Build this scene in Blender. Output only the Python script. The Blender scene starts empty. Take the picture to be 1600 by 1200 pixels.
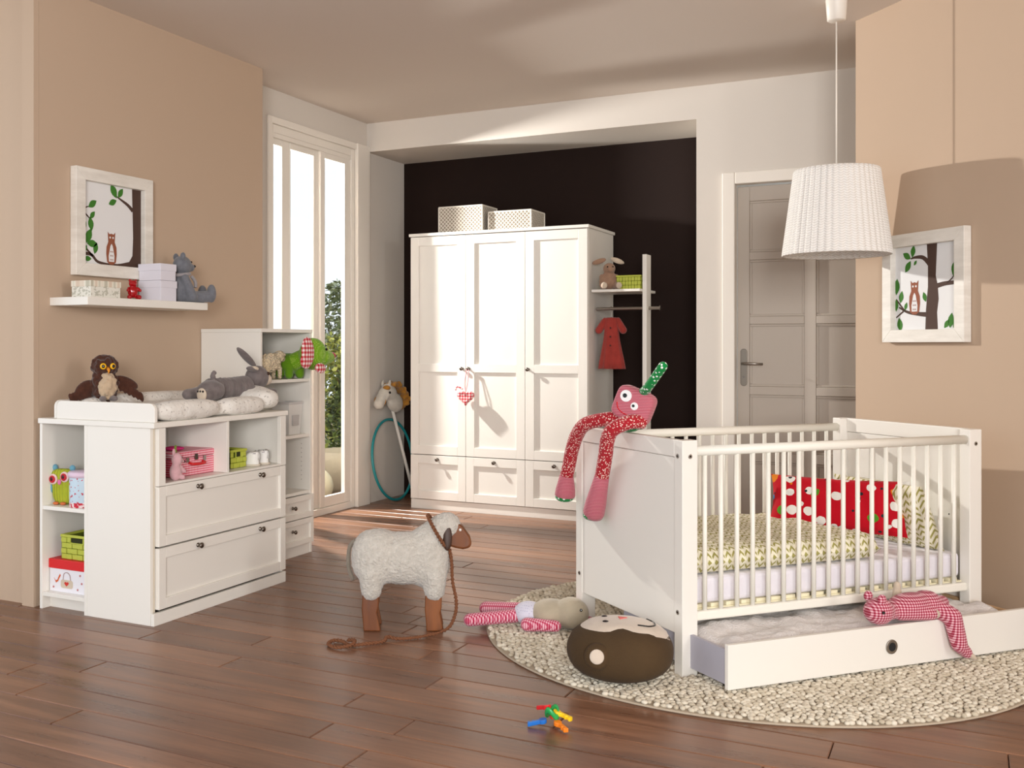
import bpy, math, random
import numpy as np
from mathutils import Matrix, Vector, Euler, noise
random.seed(7)
scene = bpy.context.scene
col = scene.collection
def lin(r, g, b):
    f = lambda c: c/12.92 if c <= .04045 else ((c+.055)/1.055)**2.4
    return (f(r/255), f(g/255), f(b/255), 1)

# ------------------------------------------------------------------ camera, light, exposure
cam = bpy.data.cameras.new('camera'); camo = bpy.data.objects.new('camera', cam); col.objects.link(camo)
camo.location = (0, 0, 1.2); camo.rotation_euler = (math.pi/2, 0, math.radians(27.95))
cam.sensor_width = 36; cam.lens = 36*1634.4/1600
cam.shift_x = (800-646.3)/1600; cam.shift_y = (539.8-600)/1600
cam.clip_start = .05; cam.clip_end = 200
scene.camera = camo
w = bpy.data.worlds.new('sky'); scene.world = w; w.use_nodes = True
w.node_tree.nodes['Background'].inputs[0].default_value = (.86, .93, 1, 1)
w.node_tree.nodes['Background'].inputs[1].default_value = 1.1
def light(kind, name, loc, energy, color=(1, 1, 1), target=None, **k):
    l = bpy.data.lights.new(name, kind); l.energy = energy; l.color = color
    for a, v in k.items(): setattr(l, a, v)
    o = bpy.data.objects.new(name, l); col.objects.link(o); o.location = loc
    if target is not None:
        o.rotation_euler = (Vector(target)-Vector(loc)).to_track_quat('-Z', 'Y').to_euler()
    return o
light('SPOT', 'low_sun', (-4.85, 6.165, 2.4), 600, (1, .965, .91), (-1.4, 5.5, .9), shadow_soft_size=.04, spot_size=math.radians(115), spot_blend=.25)
light('AREA', 'fill_behind_camera', (2.0, -4.4, 2.0), 350, (1, .97, .94), (-1.6, 5.0, 1.1), shape='RECTANGLE', size=1.8, size_y=1.6)  # added fill lamp, unseen behind the camera, in place of assumed windows
light('AREA', 'fill_right', (3.6, 1.6, 2.0), 80, (1, .97, .94), (-3.6, 3.8, 1.0), shape='RECTANGLE', size=1.0, size_y=1.6)  # second added fill, out of view on the right; no window stands here
scene.view_settings.view_transform = 'Standard'
scene.view_settings.look = 'None'
scene.view_settings.exposure = 0.22
scene.view_settings.gamma = 1
scene.view_settings.use_curve_mapping = False

# ------------------------------------------------------------------ materials
MATS = {}
class N:
    """small node-tree helper"""
    def __init__(s, name):
        s.m = bpy.data.materials.new(name); s.m.use_nodes = True
        s.t = s.m.node_tree; s.b = s.t.nodes['Principled BSDF']
        tc = s.t.nodes.new('ShaderNodeTexCoord'); s.o = tc.outputs['Object']
    def node(s, typ, **k):
        n = s.t.nodes.new(typ)
        for a, v in k.items(): setattr(n, a, v)
        return n
    def link(s, a, b): s.t.links.new(a, b)
    def val(s, inp, v):
        if hasattr(v, 'is_linked'): s.link(v, inp)
        else: inp.default_value = v
    def math(s, op, a, b=None, c=None):
        n = s.node('ShaderNodeMath', operation=op); s.val(n.inputs[0], a)
        if b is not None: s.val(n.inputs[1], b)
        if c is not None: s.val(n.inputs[2], c)
        return n.outputs[0]
    def xyz(s, vec=None):
        n = s.node('ShaderNodeSeparateXYZ'); s.link(vec or s.o, n.inputs[0]); return n.outputs
    def noise(s, scale, detail=3, vec=None, rough=.5):
        n = s.node('ShaderNodeTexNoise'); s.link(vec or s.o, n.inputs['Vector'])
        n.inputs['Scale'].default_value = scale; n.inputs['Detail'].default_value = detail; n.inputs['Roughness'].default_value = rough
        return n.outputs[0]
    def voro(s, scale, rand=1, vec=None, feature='F1'):
        n = s.node('ShaderNodeTexVoronoi', feature=feature); s.link(vec or s.o, n.inputs['Vector'])
        n.inputs['Scale'].default_value = scale; n.inputs['Randomness'].default_value = rand
        return n
    def mapping(s, scale=(1, 1, 1), rot=(0, 0, 0), vec=None):
        n = s.node('ShaderNodeMapping'); s.link(vec or s.o, n.inputs['Vector'])
        n.inputs['Scale'].default_value = scale; n.inputs['Rotation'].default_value = rot
        return n.outputs[0]
    def mix(s, fac, a, b):
        n = s.node('ShaderNodeMix', data_type='RGBA'); s.val(n.inputs[0], fac); s.val(n.inputs[6], a); s.val(n.inputs[7], b)
        return n.outputs[2]
    def ramp(s, fac, stops):
        n = s.node('ShaderNodeValToRGB'); s.link(fac, n.inputs[0]); e = n.color_ramp.elements
        while len(e) < len(stops): e.new(.5)
        for q, (p, c) in zip(e, stops): q.position = p; q.color = c
        return n.outputs[0]
    def bump(s, h, strength=.3, dist=.01):
        n = s.node('ShaderNodeBump'); n.inputs['Strength'].default_value = strength; n.inputs['Distance'].default_value = dist
        s.link(h, n.inputs['Height']); s.link(n.outputs[0], s.b.inputs['Normal'])
    def set(s, color=None, rough=.5, metal=0, spec=.5, sheen=0):
        if color is not None: s.val(s.b.inputs['Base Color'], color)
        s.val(s.b.inputs['Roughness'], rough); s.b.inputs['Metallic'].default_value = metal
        s.b.inputs['Specular IOR Level'].default_value = spec; s.b.inputs['Sheen Weight'].default_value = sheen
        return s.m
def plain(name, c, rough=.5, metal=0, spec=.5, bump=None):
    n = N(name)
    if bump: n.bump(n.noise(bump[0], 4), bump[1], bump[2])
    return n.set(lin(*c), rough, metal, spec)
def fabric(name, c, c2=None, scale=180, rough=.95, strength=.5, dist=.003, sheen=.3, nscale=25):
    n = N(name); nz = n.noise(nscale, 4)
    c2 = c2 or tuple(v*.78 for v in c)
    n.bump(n.noise(scale, 3), strength, dist)
    return n.set(n.mix(nz, lin(*c2), lin(*c)), rough, 0, .15, sheen)
def gingham(name, c, base=(240, 232, 228), scale=90, axes=(0, 2), dark=None):
    n = N(name); x = n.xyz(); 
    f = lambda a: n.math('GREATER_THAN', n.math('SINE', n.math('MULTIPLY', x[a], scale*2)), 0.)
    s = n.math('MULTIPLY', n.math('ADD', f(axes[0]), f(axes[1])), .5)
    n.bump(n.noise(300, 2), .2, .002)
    mid = tuple((a+b)/2 for a, b in zip(c, base))
    r = n.ramp(s, [(0, lin(*base)), (.5, lin(*mid)), (1, lin(*(dark or c)))])
    r.node.color_ramp.interpolation = 'CONSTANT'
    r.node.color_ramp.elements[1].position = .4; r.node.color_ramp.elements[2].position = .9
    return n.set(r, .9, 0, .15, .2)
def dots(name, c, d=(245, 245, 240), scale=45, size=.28, rand=.25):
    n = N(name); v = n.voro(scale, rand)
    return n.set(n.mix(n.math('LESS_THAN', v.outputs['Distance'], size), lin(*c), lin(*d)), .9, 0, .15, .2)
def stripes(name, c1, c2, scale=260, axis=2):
    n = N(name); x = n.xyz()
    return n.set(n.mix(n.math('GREATER_THAN', n.math('SINE', n.math('MULTIPLY', x[axis], scale*2)), .1), lin(*c1), lin(*c2)), .9, 0, .15, .2)
def leafprint(name, base, ink, k=26, axis=1):
    n = N(name); uvn = n.node('ShaderNodeTexCoord'); x = n.xyz(uvn.outputs['UV'])
    u = n.math('MULTIPLY', x[0], k); v = n.math('MULTIPLY', x[1], k)
    a = n.math('ABSOLUTE', n.math('SUBTRACT', n.math('FRACT', u), .5))
    b = n.math('FRACT', n.math('ADD', v, n.math('MULTIPLY', a, 1.3)))
    m = n.math('MULTIPLY', n.math('LESS_THAN', b, .42), n.math('LESS_THAN', a, .44))
    n.bump(n.noise(14, 3), .35, .01)
    return n.set(n.mix(m, lin(*base), lin(*ink)), .9, 0, .15, .1)
def weave(name, c1, c2, k=60, rough=.6):
    n = N(name); x = n.xyz()
    f = lambda o: n.math('SINE', n.math('MULTIPLY', o, k*2))
    s = n.math('MULTIPLY', f(n.math('ADD', x[0], x[2])), f(n.math('SUBTRACT', n.math('ADD', x[0], x[1]), x[2])))
    n.bump(s, .5, .004)
    return n.set(n.mix(n.math('MULTIPLY_ADD', s, .5, .5), lin(*c2), lin(*c1)), rough, 0, .3)
def wood(name, c1, c2, scale=(2, 22, 22), rough=.35, perobj=False):
    n = N(name); vec = n.o
    if perobj:
        oi = n.node('ShaderNodeObjectInfo'); a = n.node('ShaderNodeVectorMath', operation='ADD'); cb = n.node('ShaderNodeCombineXYZ')
        n.link(n.math('MULTIPLY', oi.outputs['Random'], 37.), cb.inputs[0]); n.link(n.math('MULTIPLY', oi.outputs['Random'], 91.), cb.inputs[1])
        n.link(vec, a.inputs[0]); n.link(cb.outputs[0], a.inputs[1]); vec = a.outputs[0]
    mp = n.mapping(scale, vec=vec)
    g = n.noise(1.0, 6, mp, .62); big = n.noise(.35, 3, n.mapping((scale[0]*1.5, scale[1]*.5, scale[2]*.5), vec=vec))
    fine = n.noise(6.0, 3, mp)
    fac = n.math('ADD', n.math('MULTIPLY', g, .62), n.math('MULTIPLY', big, .38))
    c = n.ramp(fac, [(.33, lin(*c2)), (.5, lin(*[(a+b)/2 for a, b in zip(c1, c2)])), (.66, lin(*c1))])
    if perobj:
        hs = n.node('ShaderNodeHueSaturation'); n.link(c, hs.inputs['Color'])
        n.link(n.math('MULTIPLY_ADD', oi.outputs['Random'], .14, .93), hs.inputs['Value']); c = hs.outputs[0]
    n.bump(fine, .12, .002)
    n.set(c, n.math('MULTIPLY_ADD', g, .25, rough-.1), 0, .45)
    return n.m

WHITE = plain('white_lacquer', (236, 232, 224), .38, 0, .4)
CREAMW = plain('cream_lacquer', (240, 237, 226), .4, 0, .4)
WALLB = plain('beige_paint', (192, 169, 147), .85, 0, .2, (220, .06, .002))
WALLW = plain('white_paint', (216, 209, 200), .85, 0, .2, (220, .06, .002))
DARKW = plain('dark_brown_paint', (28, 13, 7), .7, 0, .2, (220, .06, .002))
CEIL = plain('ceiling_paint', (222, 212, 202), .9, 0, .2)
TRIMW = plain('trim_paint', (238, 232, 222), .45)
DOORM = plain('door_paint', (196, 186, 174), .5)
METAL = plain('brushed_metal', (170, 165, 158), .35, 1)
KNOB = plain('pewter', (120, 112, 104), .28, 1)
GLASSM = N('window_glass'); _tr = GLASSM.node('ShaderNodeBsdfTransparent'); _gl = GLASSM.node('ShaderNodeBsdfGlossy'); _mx = GLASSM.node('ShaderNodeMixShader')
_gl.inputs['Roughness'].default_value = 0; _mx.inputs[0].default_value = .05
GLASSM.link(_tr.outputs[0], _mx.inputs[1]); GLASSM.link(_gl.outputs[0], _mx.inputs[2]); GLASSM.link(_mx.outputs[0], GLASSM.t.nodes['Material Output'].inputs[0]); GLASSM = GLASSM.m
PLANK = wood('walnut_plank', (156, 113, 86), (92, 62, 46), (1.3, 16, 16), .28, True)
SUBF = plain('dark_joint', (52, 36, 28), .8)
def M(key, fn, *a, **k):
    if key not in MATS: MATS[key] = fn(key, *a, **k)
    return MATS[key]

# ------------------------------------------------------------------ mesh helpers
MW = {}
def matrix_of(o):
    return MW.get(o.name, Matrix.Identity(4))
class MB:
    def __init__(s): s.v = []; s.f = []; s.uv = None
    def add(s, v, f):
        k = len(s.v); s.v += [tuple(p) for p in v]; s.f += [tuple(i+k for i in q) for q in f]; return s
    def box(s, x0, x1, y0, y1, z0, z1, rot=None):
        v = [(x, y, z) for z in (z0, z1) for x, y in ((x0, y0), (x1, y0), (x1, y1), (x0, y1))]
        if rot is not None:
            c = Vector(((x0+x1)/2, (y0+y1)/2, (z0+z1)/2)); v = [c+rot @ (Vector(p)-c) for p in v]
        return s.add(v, [(3, 2, 1, 0), (4, 5, 6, 7), (0, 1, 5, 4), (1, 2, 6, 5), (2, 3, 7, 6), (3, 0, 4, 7)])
    def ell(s, c, r, rot=None, e=1.0, nu=20, nv=12):
        if isinstance(r, (int, float)): r = (r, r, r)
        v = []; f = []
        pw = lambda q: math.copysign(abs(q)**e, q)
        for j in range(nv+1):
            th = -math.pi/2+math.pi*j/nv
            for i in range(nu):
                a = 2*math.pi*i/nu
                v.append(Vector((r[0]*pw(math.cos(th))*pw(math.cos(a)), r[1]*pw(math.cos(th))*pw(math.sin(a)), r[2]*pw(math.sin(th)))))
        if rot is not None: v = [rot @ p for p in v]
        v = [p+Vector(c) for p in v]
        for j in range(nv):
            for i in range(nu):
                f.append((j*nu+i, j*nu+(i+1) % nu, (j+1)*nu+(i+1) % nu, (j+1)*nu+i))
        return s.add(v, f)
    def tube(s, path, r, n=10, cap=True):
        P = [Vector(p) for p in path]
        if isinstance(r, (int, float)): r = [r]*len(P)
        up = Vector((0, 0, 1)); v = []; f = []; prev = None
        for i, p in enumerate(P):
            t = (P[min(i+1, len(P)-1)]-P[max(i-1, 0)]).normalized()
            if prev is None:
                a = t.cross(up); a = a if a.length > .05 else t.cross(Vector((1, 0, 0)))
            else: a = prev-t*prev.dot(t)
            a.normalize(); prev = a; b = t.cross(a)
            for k in range(n):
                q = 2*math.pi*k/n; v.append(p+(a*math.cos(q)+b*math.sin(q))*r[i])
        for i in range(len(P)-1):
            for k in range(n): f.append((i*n+k, i*n+(k+1) % n, (i+1)*n+(k+1) % n, (i+1)*n+k))
        if cap: f.append(tuple(reversed(range(n)))); f.append(tuple(range((len(P)-1)*n, len(P)*n)))
        return s.add(v, f)
    def capsule(s, p0, p1, r0, r1=None, n=14):
        r1 = r0 if r1 is None else r1; p0, p1 = Vector(p0), Vector(p1); d = (p1-p0).normalized(); path = []; rr = []
        for k in range(5):
            a = math.pi/2*(1-k/4); path.append(p0-d*r0*math.sin(a)); rr.append(max(r0*math.cos(a), 1e-4))
        for k in range(5):
            a = math.pi/2*k/4; path.append(p1+d*r1*math.sin(a)); rr.append(max(r1*math.cos(a), 1e-4))
        return s.tube(path, rr, n)
    def lathe(s, prof, c=(0, 0, 0), n=32, fn=None):
        v = []; f = []; m = len(prof)
        for (r, z) in prof:
            for k in range(n):
                a = 2*math.pi*k/n; q = r*(fn(a, z) if fn else 1); v.append((c[0]+q*math.cos(a), c[1]+q*math.sin(a), c[2]+z))
        for i in range(m-1):
            for k in range(n): f.append((i*n+k, i*n+(k+1) % n, (i+1)*n+(k+1) % n, (i+1)*n+k))
        return s.add(v, f)
    def prism(s, poly, o, u, w, d):
        """polygon (a,b) in the plane o + a*u + b*w, pushed along d"""
        o, u, w, d = map(Vector, (o, u, w, d)); n = len(poly)
        v = [o+u*a+w*b for a, b in poly]+[o+u*a+w*b+d for a, b in poly]
        f = [tuple(range(n)), tuple(reversed(range(n, 2*n)))]+[(i, i+n, (i+1) % n+n, (i+1) % n) for i in range(n)]
        return s.add(v, f)
    def build(s, name, mat, parent=None, world=False, bevel=0, smooth=False, seg=2, remesh=0, sm=4, sub=0, label=None):
        me = bpy.data.meshes.new(name); v = s.v
        if parent is not None and world:
            r = parent
            while r.parent: r = r.parent
            inv = matrix_of(r).inverted(); v = [tuple(inv @ Vector(p)) for p in v]
        me.from_pydata(v, [], s.f); me.update(); me.materials.append(mat)
        import bmesh
        b = bmesh.new(); b.from_mesh(me); bmesh.ops.recalc_face_normals(b, faces=b.faces); b.to_mesh(me); b.free()
        if s.uv:
            ul = me.uv_layers.new(name='UVMap')
            for lp in me.loops: ul.data[lp.index].uv = s.uv[lp.vertex_index]
        o = bpy.data.objects.new(name, me); col.objects.link(o)
        if parent is not None: o.parent = parent
        if remesh:
            m = o.modifiers.new('r', 'REMESH'); m.mode = 'VOXEL'; m.voxel_size = remesh; m.use_smooth_shade = True
            m = o.modifiers.new('s', 'SMOOTH'); m.iterations = sm; m.factor = .5
        if bevel:
            m = o.modifiers.new('b', 'BEVEL'); m.width = bevel; m.segments = seg; m.limit_method = 'ANGLE'; m.angle_limit = math.radians(40); m.use_clamp_overlap = True
        if sub:
            m = o.modifiers.new('u', 'SUBSURF'); m.levels = sub; m.render_levels = sub
        if smooth: me.polygons.foreach_set('use_smooth', [True]*len(me.polygons))
        if label: o['label'] = label
        return o
def tag(o, label, cat, group=None):
    o['label'] = label; o['category'] = cat
    if group: o['group'] = group
    return o
def thing(name, label, cat, loc=(0, 0, 0), rz=0, group=None):
    o = bpy.data.objects.new(name, None); col.objects.link(o); o.location = loc; o.rotation_euler = (0, 0, rz); o.empty_display_size = .1
    MW[o.name] = Matrix.Translation(loc) @ Matrix.Rotation(rz, 4, 'Z')
    return tag(o, label, cat, group)
def struct(o): o['kind'] = 'structure'; return o
def bx(*a, **k): return MB().box(*a, **k)
def RX(a): return Matrix.Rotation(math.radians(a), 3, 'X')
def RY(a): return Matrix.Rotation(math.radians(a), 3, 'Y')
def RZ(a): return Matrix.Rotation(math.radians(a), 3, 'Z')
def curve_pts(P, n=8):
    """Catmull-Rom through the points"""
    P = [Vector(p) for p in P]; out = []
    for i in range(len(P)-1):
        a, b, c, d = P[max(i-1, 0)], P[i], P[i+1], P[min(i+2, len(P)-1)]
        for k in range(n):
            t = k/n
            out.append(.5*((2*b)+(c-a)*t+(2*a-5*b+4*c-d)*t*t+(3*b-a-3*c+d)*t**3))
    return out+[P[-1]]
def pillow_mesh(w, h, t, nu=24, nv=18, pinch=.06, wob=.006, seed=0):
    """soft cushion lying in the xy plane, thickness along z"""
    m = MB(); v = []; f = []
    for side in (1, -1):
        for j in range(nv+1):
            for i in range(nu+1):
                a = -1+2*i/nu; b = -1+2*j/nv
                e = max(0, (1-abs(a)**2.6)*(1-abs(b)**2.6))**.45
                x = a*w/2*(1-pinch*(1-b*b)*0-pinch*(b*b)*0-(pinch*(1-b*b)*abs(a)**3)); y = b*h/2*(1-pinch*(1-a*a)*abs(b)**3)
                z = side*t/2*e+wob*noise.noise(Vector((a*2.2+seed, b*2.2, side*3)))*e*2
                v.append((x, y, z))
    n1 = (nu+1)*(nv+1)
    for sidx in range(2):
        for j in range(nv):
            for i in range(nu):
                q = [sidx*n1+j*(nu+1)+i, sidx*n1+j*(nu+1)+i+1, sidx*n1+(j+1)*(nu+1)+i+1, sidx*n1+(j+1)*(nu+1)+i]
                f.append(tuple(q if sidx == 0 else reversed(q)))
    m.add(v, f); m.uv = [(p[0], p[1]+abs(p[2])*.5) for p in v]; return m
def xform(m, rot=None, loc=(0, 0, 0)):
    loc = Vector(loc); m.v = [tuple((rot @ Vector(p) if rot is not None else Vector(p))+loc) for p in m.v]; return m
def knob(o, p, d, parent, world=True, r=.014):
    """small pewter knob at p sticking out along d"""
    p, d = Vector(p), Vector(d).normalized()
    return MB().tube([p, p+d*.004, p+d*.006, p+d*.016, p+d*.018, p+d*.024, p+d*.028, p+d*.0295], [r*.75, r*.75, r*.45, r*.45, r*.9, r, r*.75, .001], 14).build('knob', KNOB, parent, world, smooth=True)

# ------------------------------------------------------------------ the room
H = 2.88
# floor with single planks
floor = struct(bx(-4.6, 3.4, -3.0, 7.5, -.08, -.012).build('floor', SUBF))
PWID = .1433; row0 = 2.248-26*PWID
k = 0; plank_mesh = {}
rnd = random.Random(3)
y = row0
while y < 7.45:
    x = -4.6-rnd.random()*1.3
    while x < 3.4:
        x1 = x+1.32
        a, b = max(x, -4.6), min(x1, 3.4)
        if b-a > .05 and y > -3.0:
            key = round(b-a, 2)
            if y+PWID < 1.25 or y > 7.43: pass
            else:
                if key not in plank_mesh:
                    o = bx(-(b-a)/2+.0012, (b-a)/2-.0012, -PWID/2+.0016, PWID/2-.0016, -.012, 0).build('plank', PLANK, floor, bevel=.0032, seg=1)
                    plank_mesh[key] = o.data
                else:
                    o = bpy.data.objects.new('plank', plank_mesh[key]); col.objects.link(o); o.parent = floor
                    m = o.modifiers.new('b', 'BEVEL'); m.width = .0032; m.segments = 1
                o.location = ((a+b)/2, y+PWID/2, 0)
        x = x1
    y += PWID
fp = bx(-4.6, 3.4, -3.0, row0+PWID*math.ceil((1.25-PWID-row0)/PWID), -.012, 0).build('plank', PLANK, floor)
fp['label'] = 'floorboards behind the viewpoint'
struct(bx(-4.6, 3.4, -3.0, 7.6, H, H+.15).build('ceiling', CEIL))
# left projecting wall with the shelf
struct(bx(-4.6, -3.787, 3.45, 5.18, 0, H).build('wall_left', WALLB))
struct(bx(-3.862, -3.787, 3.42, 3.449, 0, H).build('trim_1', WALLB))
struct(bx(-4.6, -4.13, 3.40, 3.449, 0, H).build('trim_2', TRIMW))
# wall with the window (opening y 5.60..6.66, z .0..2.66) and alcove side
wl = MB(); wl.box(-4.12, -4.03, 5.18, 5.60, 0, H).box(-4.12, -4.03, 6.66, 7.43, 0, H).box(-4.12, -4.03, 5.60, 6.66, 2.655, H)
struct(wl.build('wall_window_side', WALLW))
# back wall: beam over the alcove, dark alcove back, wall with the door
struct(bx(-4.03, -1.557, 6.84, 7.43, 2.665, H).build('wall_beam', WALLW))
struct(bx(-4.25, -1.3, 7.43, 7.6, 0, H).build('wall_alcove_back', DARKW))
wb = MB(); wb.box(-1.557, -1.34, 6.84, 7.43, 0, H).box(-1.34, -.40, 6.84, 7.43, 2.235, H).box(-.40, 3.4, 6.84, 7.43, 0, H)
struct(wb.build('wall_back', WALLW))
# door
dr = bpy.data.objects.new('door_1', None); col.objects.link(dr); dr.location = (-1.31, 6.90, 0); MW['door_1'] = Matrix.Translation(dr.location); struct(dr)
DW = .88; DH = 2.215
colsx = [(.075, .405), (.475, .805)]; rowsz = [(.06, .46), (.52, .885), (.94, 1.335), (1.385, 1.745), (1.795, 2.12)]
leaf = MB()
xs = [0, .075, .405, .475, .805, DW]; 
for a, b in ((0, .075), (.405, .475), (.805, DW)): leaf.box(a, b, 0, .045, .006, DH)
zs = [.006]+[q for r in rowsz for q in r]+[DH]
for i in range(0, len(zs), 2):
    for a, b in colsx: leaf.box(a, b, 0, .045, zs[i], zs[i+1])
leaf.build('door_leaf', DOORM, dr, bevel=.004)
for (a, b) in colsx:
    for (c, d) in rowsz:
        MB().box(a+.001, b-.001, .014, .04, c+.001, d-.001).build('panel', DOORM, dr)
        mo = MB()
        for q in ((a, b, c, c+.014), (a, b, d-.014, d), (a, a+.014, c+.014, d-.014), (b-.014, b, c+.014, d-.014)): mo.box(q[0], q[1], .006, .016, q[2], q[3])
        mo.build('moulding', DOORM, dr, bevel=.004)
hp = MB().prism([(.021*math.cos(t)+.0, (.098 if math.sin(t) > 0 else -.098)+.021*math.sin(t)) for t in [2*math.pi*i/24+.001 for i in range(24)]], (.04, 0, 1.06), (1, 0, 0), (0, 0, 1), (0, -.006, 0)).build('handle_plate', M('aged_nickel', plain, (132, 124, 114), .42, 1), dr, bevel=.002)
MB().tube([(.04, -.004, 1.085), (.04, -.045, 1.085)], .009).tube([(.038, -.045, 1.085), (.09, -.05, 1.085), (.165, -.047, 1.082)], [.009, .009, .0075]).build('lever', METAL, hp, smooth=True)
MB().tube([(.04, -.004, 1.0), (.04, -.0095, 1.0)], .008).build('keyhole', KNOB, hp)
cs = MB(); cs.box(-1.392, -1.312, 6.82, 6.9, 0, 2.30).box(-.42, -.34, 6.82, 6.9, 0, 2.30).box(-1.312, -.42, 6.82, 6.9, 2.225, 2.30)
struct(cs.build('trim_3', TRIMW, bevel=.006))
# slanting wall on the right, as a solid block
psi = math.radians(42.7); P0 = Vector((-.517, 5.861, 0)); RZW = -math.radians(90-42.7)
wr = bx(0, 5.2, 0, 2.2, 0, H).build('wall_right', WALLB); wr.location = P0; wr.rotation_euler = (0, 0, RZW); struct(wr)
MW['wall_right'] = Matrix.Translation(P0) @ Matrix.Rotation(RZW, 4, 'Z')
# window
wn = bpy.data.objects.new('window_1', None); col.objects.link(wn); wn.location = (-4.03, 5.60, 0); MW['window_1'] = Matrix.Translation(wn.location); struct(wn)
c = MB()   # inner casing on the room side
c.box(-4.03, -4.012, 5.555, 5.60, 0, 2.70).box(-4.03, -4.0, 6.66, 6.838, 0, 2.70).box(-4.03, -4.012, 5.60, 6.66, 2.655, 2.70)
c.build('casing', TRIMW, wn, True, bevel=.004)
c = MB(); c.box(-4.115, -4.03, 5.60, 5.635, 0, 2.655).box(-4.115, -4.03, 6.615, 6.66, 0, 2.655).box(-4.115, -4.03, 5.635, 6.615, 2.60, 2.655)
c.box(-4.115, -4.03, 5.635, 6.615, 0, .05).build('frame', TRIMW, wn, True, bevel=.004)
for y0, y1, xx, sl, sr in ((5.637, 5.857, -4.075, .02, .087), (5.86, 6.212, -4.075, .012, .057), (6.212, 6.612, -4.055, .058, .076)):
    c = MB(); x0, x1 = xx-.016, xx+.016
    c.box(x0, x1, y0, y0+sl, .052, 2.598).box(x0, x1, y1-sr, y1, .052, 2.598).box(x0, x1, y0+sl, y1-sr, .052, .125).box(x0, x1, y0+sl, y1-sr, 2.53, 2.598)
    sa = c.build('sash', TRIMW, wn, True, bevel=.003)
    bx(xx-.003, xx+.003, y0+sl, y1-sr, .125, 2.53).build('pane', GLASSM, sa, True)
c = MB()
for i in range(3): c.box(-4.034-.045*i-.004, -4.034-.045*i, 5.636, 6.614, 2.57, 2.599)
c.build('track', TRIMW, wn, True)

# ------------------------------------------------------------------ outside the window
STONE = plain('pale_stone', (196, 184, 160), .9, 0, .2, (40, .4, .01))
struct(bx(-14, -4.26, 3, 16, -.12, -.05).build('garden_ground', plain('gravel', (150, 135, 110), .95, 0, .2, (60, .8, .02))))
def bush(name, label, base, r, h, n, cols, leaf=.07, seed=0):
    t = thing(name, label, 'shrub', base); rg = random.Random(seed)
    m = MB()
    for i in range(n):
        a = rg.random()*6.283; z = rg.random()**.8; q = math.sqrt(rg.random())
        rr = r*q*(1-.35*abs(z-.45)*2)
        p = Vector((rr*math.cos(a), rr*math.sin(a), .1+z*h)); d = Vector((rg.gauss(0, 1), rg.gauss(0, 1), rg.gauss(0, .7))).normalized()
        e = d.cross(Vector((rg.gauss(0, 1), rg.gauss(0, 1), 1))).normalized(); l = leaf*(.6+rg.random()*.8)
        m.add([p, p+d*l*.5+e*l*.28, p+d*l, p+d*l*.5-e*l*.28], [(0, 1, 2, 3)])
    nn = N(name+'_leaf'); oi = nn.node('ShaderNodeNewGeometry')
    nn.b.inputs['Subsurface Weight'].default_value = 0
    nn.set(nn.ramp(oi.outputs['Random Per Island'], [(0, lin(*cols[0])), (.5, lin(*cols[1])), (1, lin(*cols[2]))]), .6, 0, .3)
    o = m.build('foliage', nn.m, t); o['kind'] = 'stuff'
    s = MB()
    for i in range(7):
        a = rg.random()*6.28; s.tube([(0, 0, 0), (.3*r*math.cos(a), .3*r*math.sin(a), h*.4), (.7*r*math.cos(a), .7*r*math.sin(a), h*.85)], [.03, .02, .008], 6)
    s.build('stem', plain('bark', (90, 72, 52), .9), t)
bush('garden_shrub', 'tall grey-green shrub outside the window, its top against the sky', (-6.03, 10.16, -.05), .66, 1.85, 5200, ((60, 74, 40), (120, 132, 84), (205, 212, 180)), .075, 1)
bush('garden_shrub', 'yellow-green bush low in front of the tall shrub outside', (-5.42, 8.93, -.05), .42, 1.25, 2600, ((88, 98, 30), (150, 158, 60), (214, 214, 120)), .06, 2)
bush('garden_shrub', 'dark green bush beside the stone planter outside the window', (-5.0, 8.36, -.05), .34, .85, 2400, ((30, 42, 18), (64, 82, 34), (130, 150, 70)), .06, 5)
t = thing('bamboo_plant', 'arching yellow-green stems hanging outside the window pane', 'plant', (-4.72, 7.78, -.05))
rg = random.Random(4)
for i in range(9):
    a = rg.random()*.9-.2; hh = .9+rg.random()*.45; L = .25+rg.random()*.3
    P = [(0.02*i-.1, .03*math.sin(i*2), 0), (.02*i-.1+L*.1, .05*math.sin(i), hh*.6), (.02*i-.1+L*.35, .1*math.sin(i*1.7), hh), (.02*i-.1+L*.8, .14*math.sin(i*1.3), hh*.95), (.02*i-.1+L*1.1, .16*math.sin(i), hh*.55)]
    pts = curve_pts(P, 6); n = len(pts)
    MB().tube(pts, [.009*(1-.7*k/n) for k in range(n)], 6).build('stalk', M('reed', plain, (206, 200, 90), .6), t, smooth=True)
t = tag(MB().lathe([(.0, .02), (.09, .02), (.13, .06), (.165, .14), (.17, .2), (.15, .24), (.14, .24), (.13, .2), (0, .18)], n=36).build('stone_planter', STONE, smooth=True), 'round beige stone planter on the gravel outside', 'planter')
t.location = (-4.62, 7.45, -.06); t.scale = (1.6, 1.6, 1.6)
t = tag(MB().ell((0, 0, .15), .15, nu=32, nv=20).build('garden_ball', plain('ball_cream', (236, 228, 196), .5), smooth=True), 'smooth cream garden ball on the gravel outside the window', 'ball')
t.location = (-4.52, 6.86, -.05)
rg = random.Random(9); m = MB()
for i in range(500):
    s_ = .012+rg.random()*.018
    m.ell((-4.3-rg.random()*.6, 6.0+rg.random()*1.6, -.045), (s_, s_*(.6+.4*rg.random()), s_*.6), RZ(rg.random()*180), nu=7, nv=5)
nn = N('pebble'); gi = nn.node('ShaderNodeNewGeometry')
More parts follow.
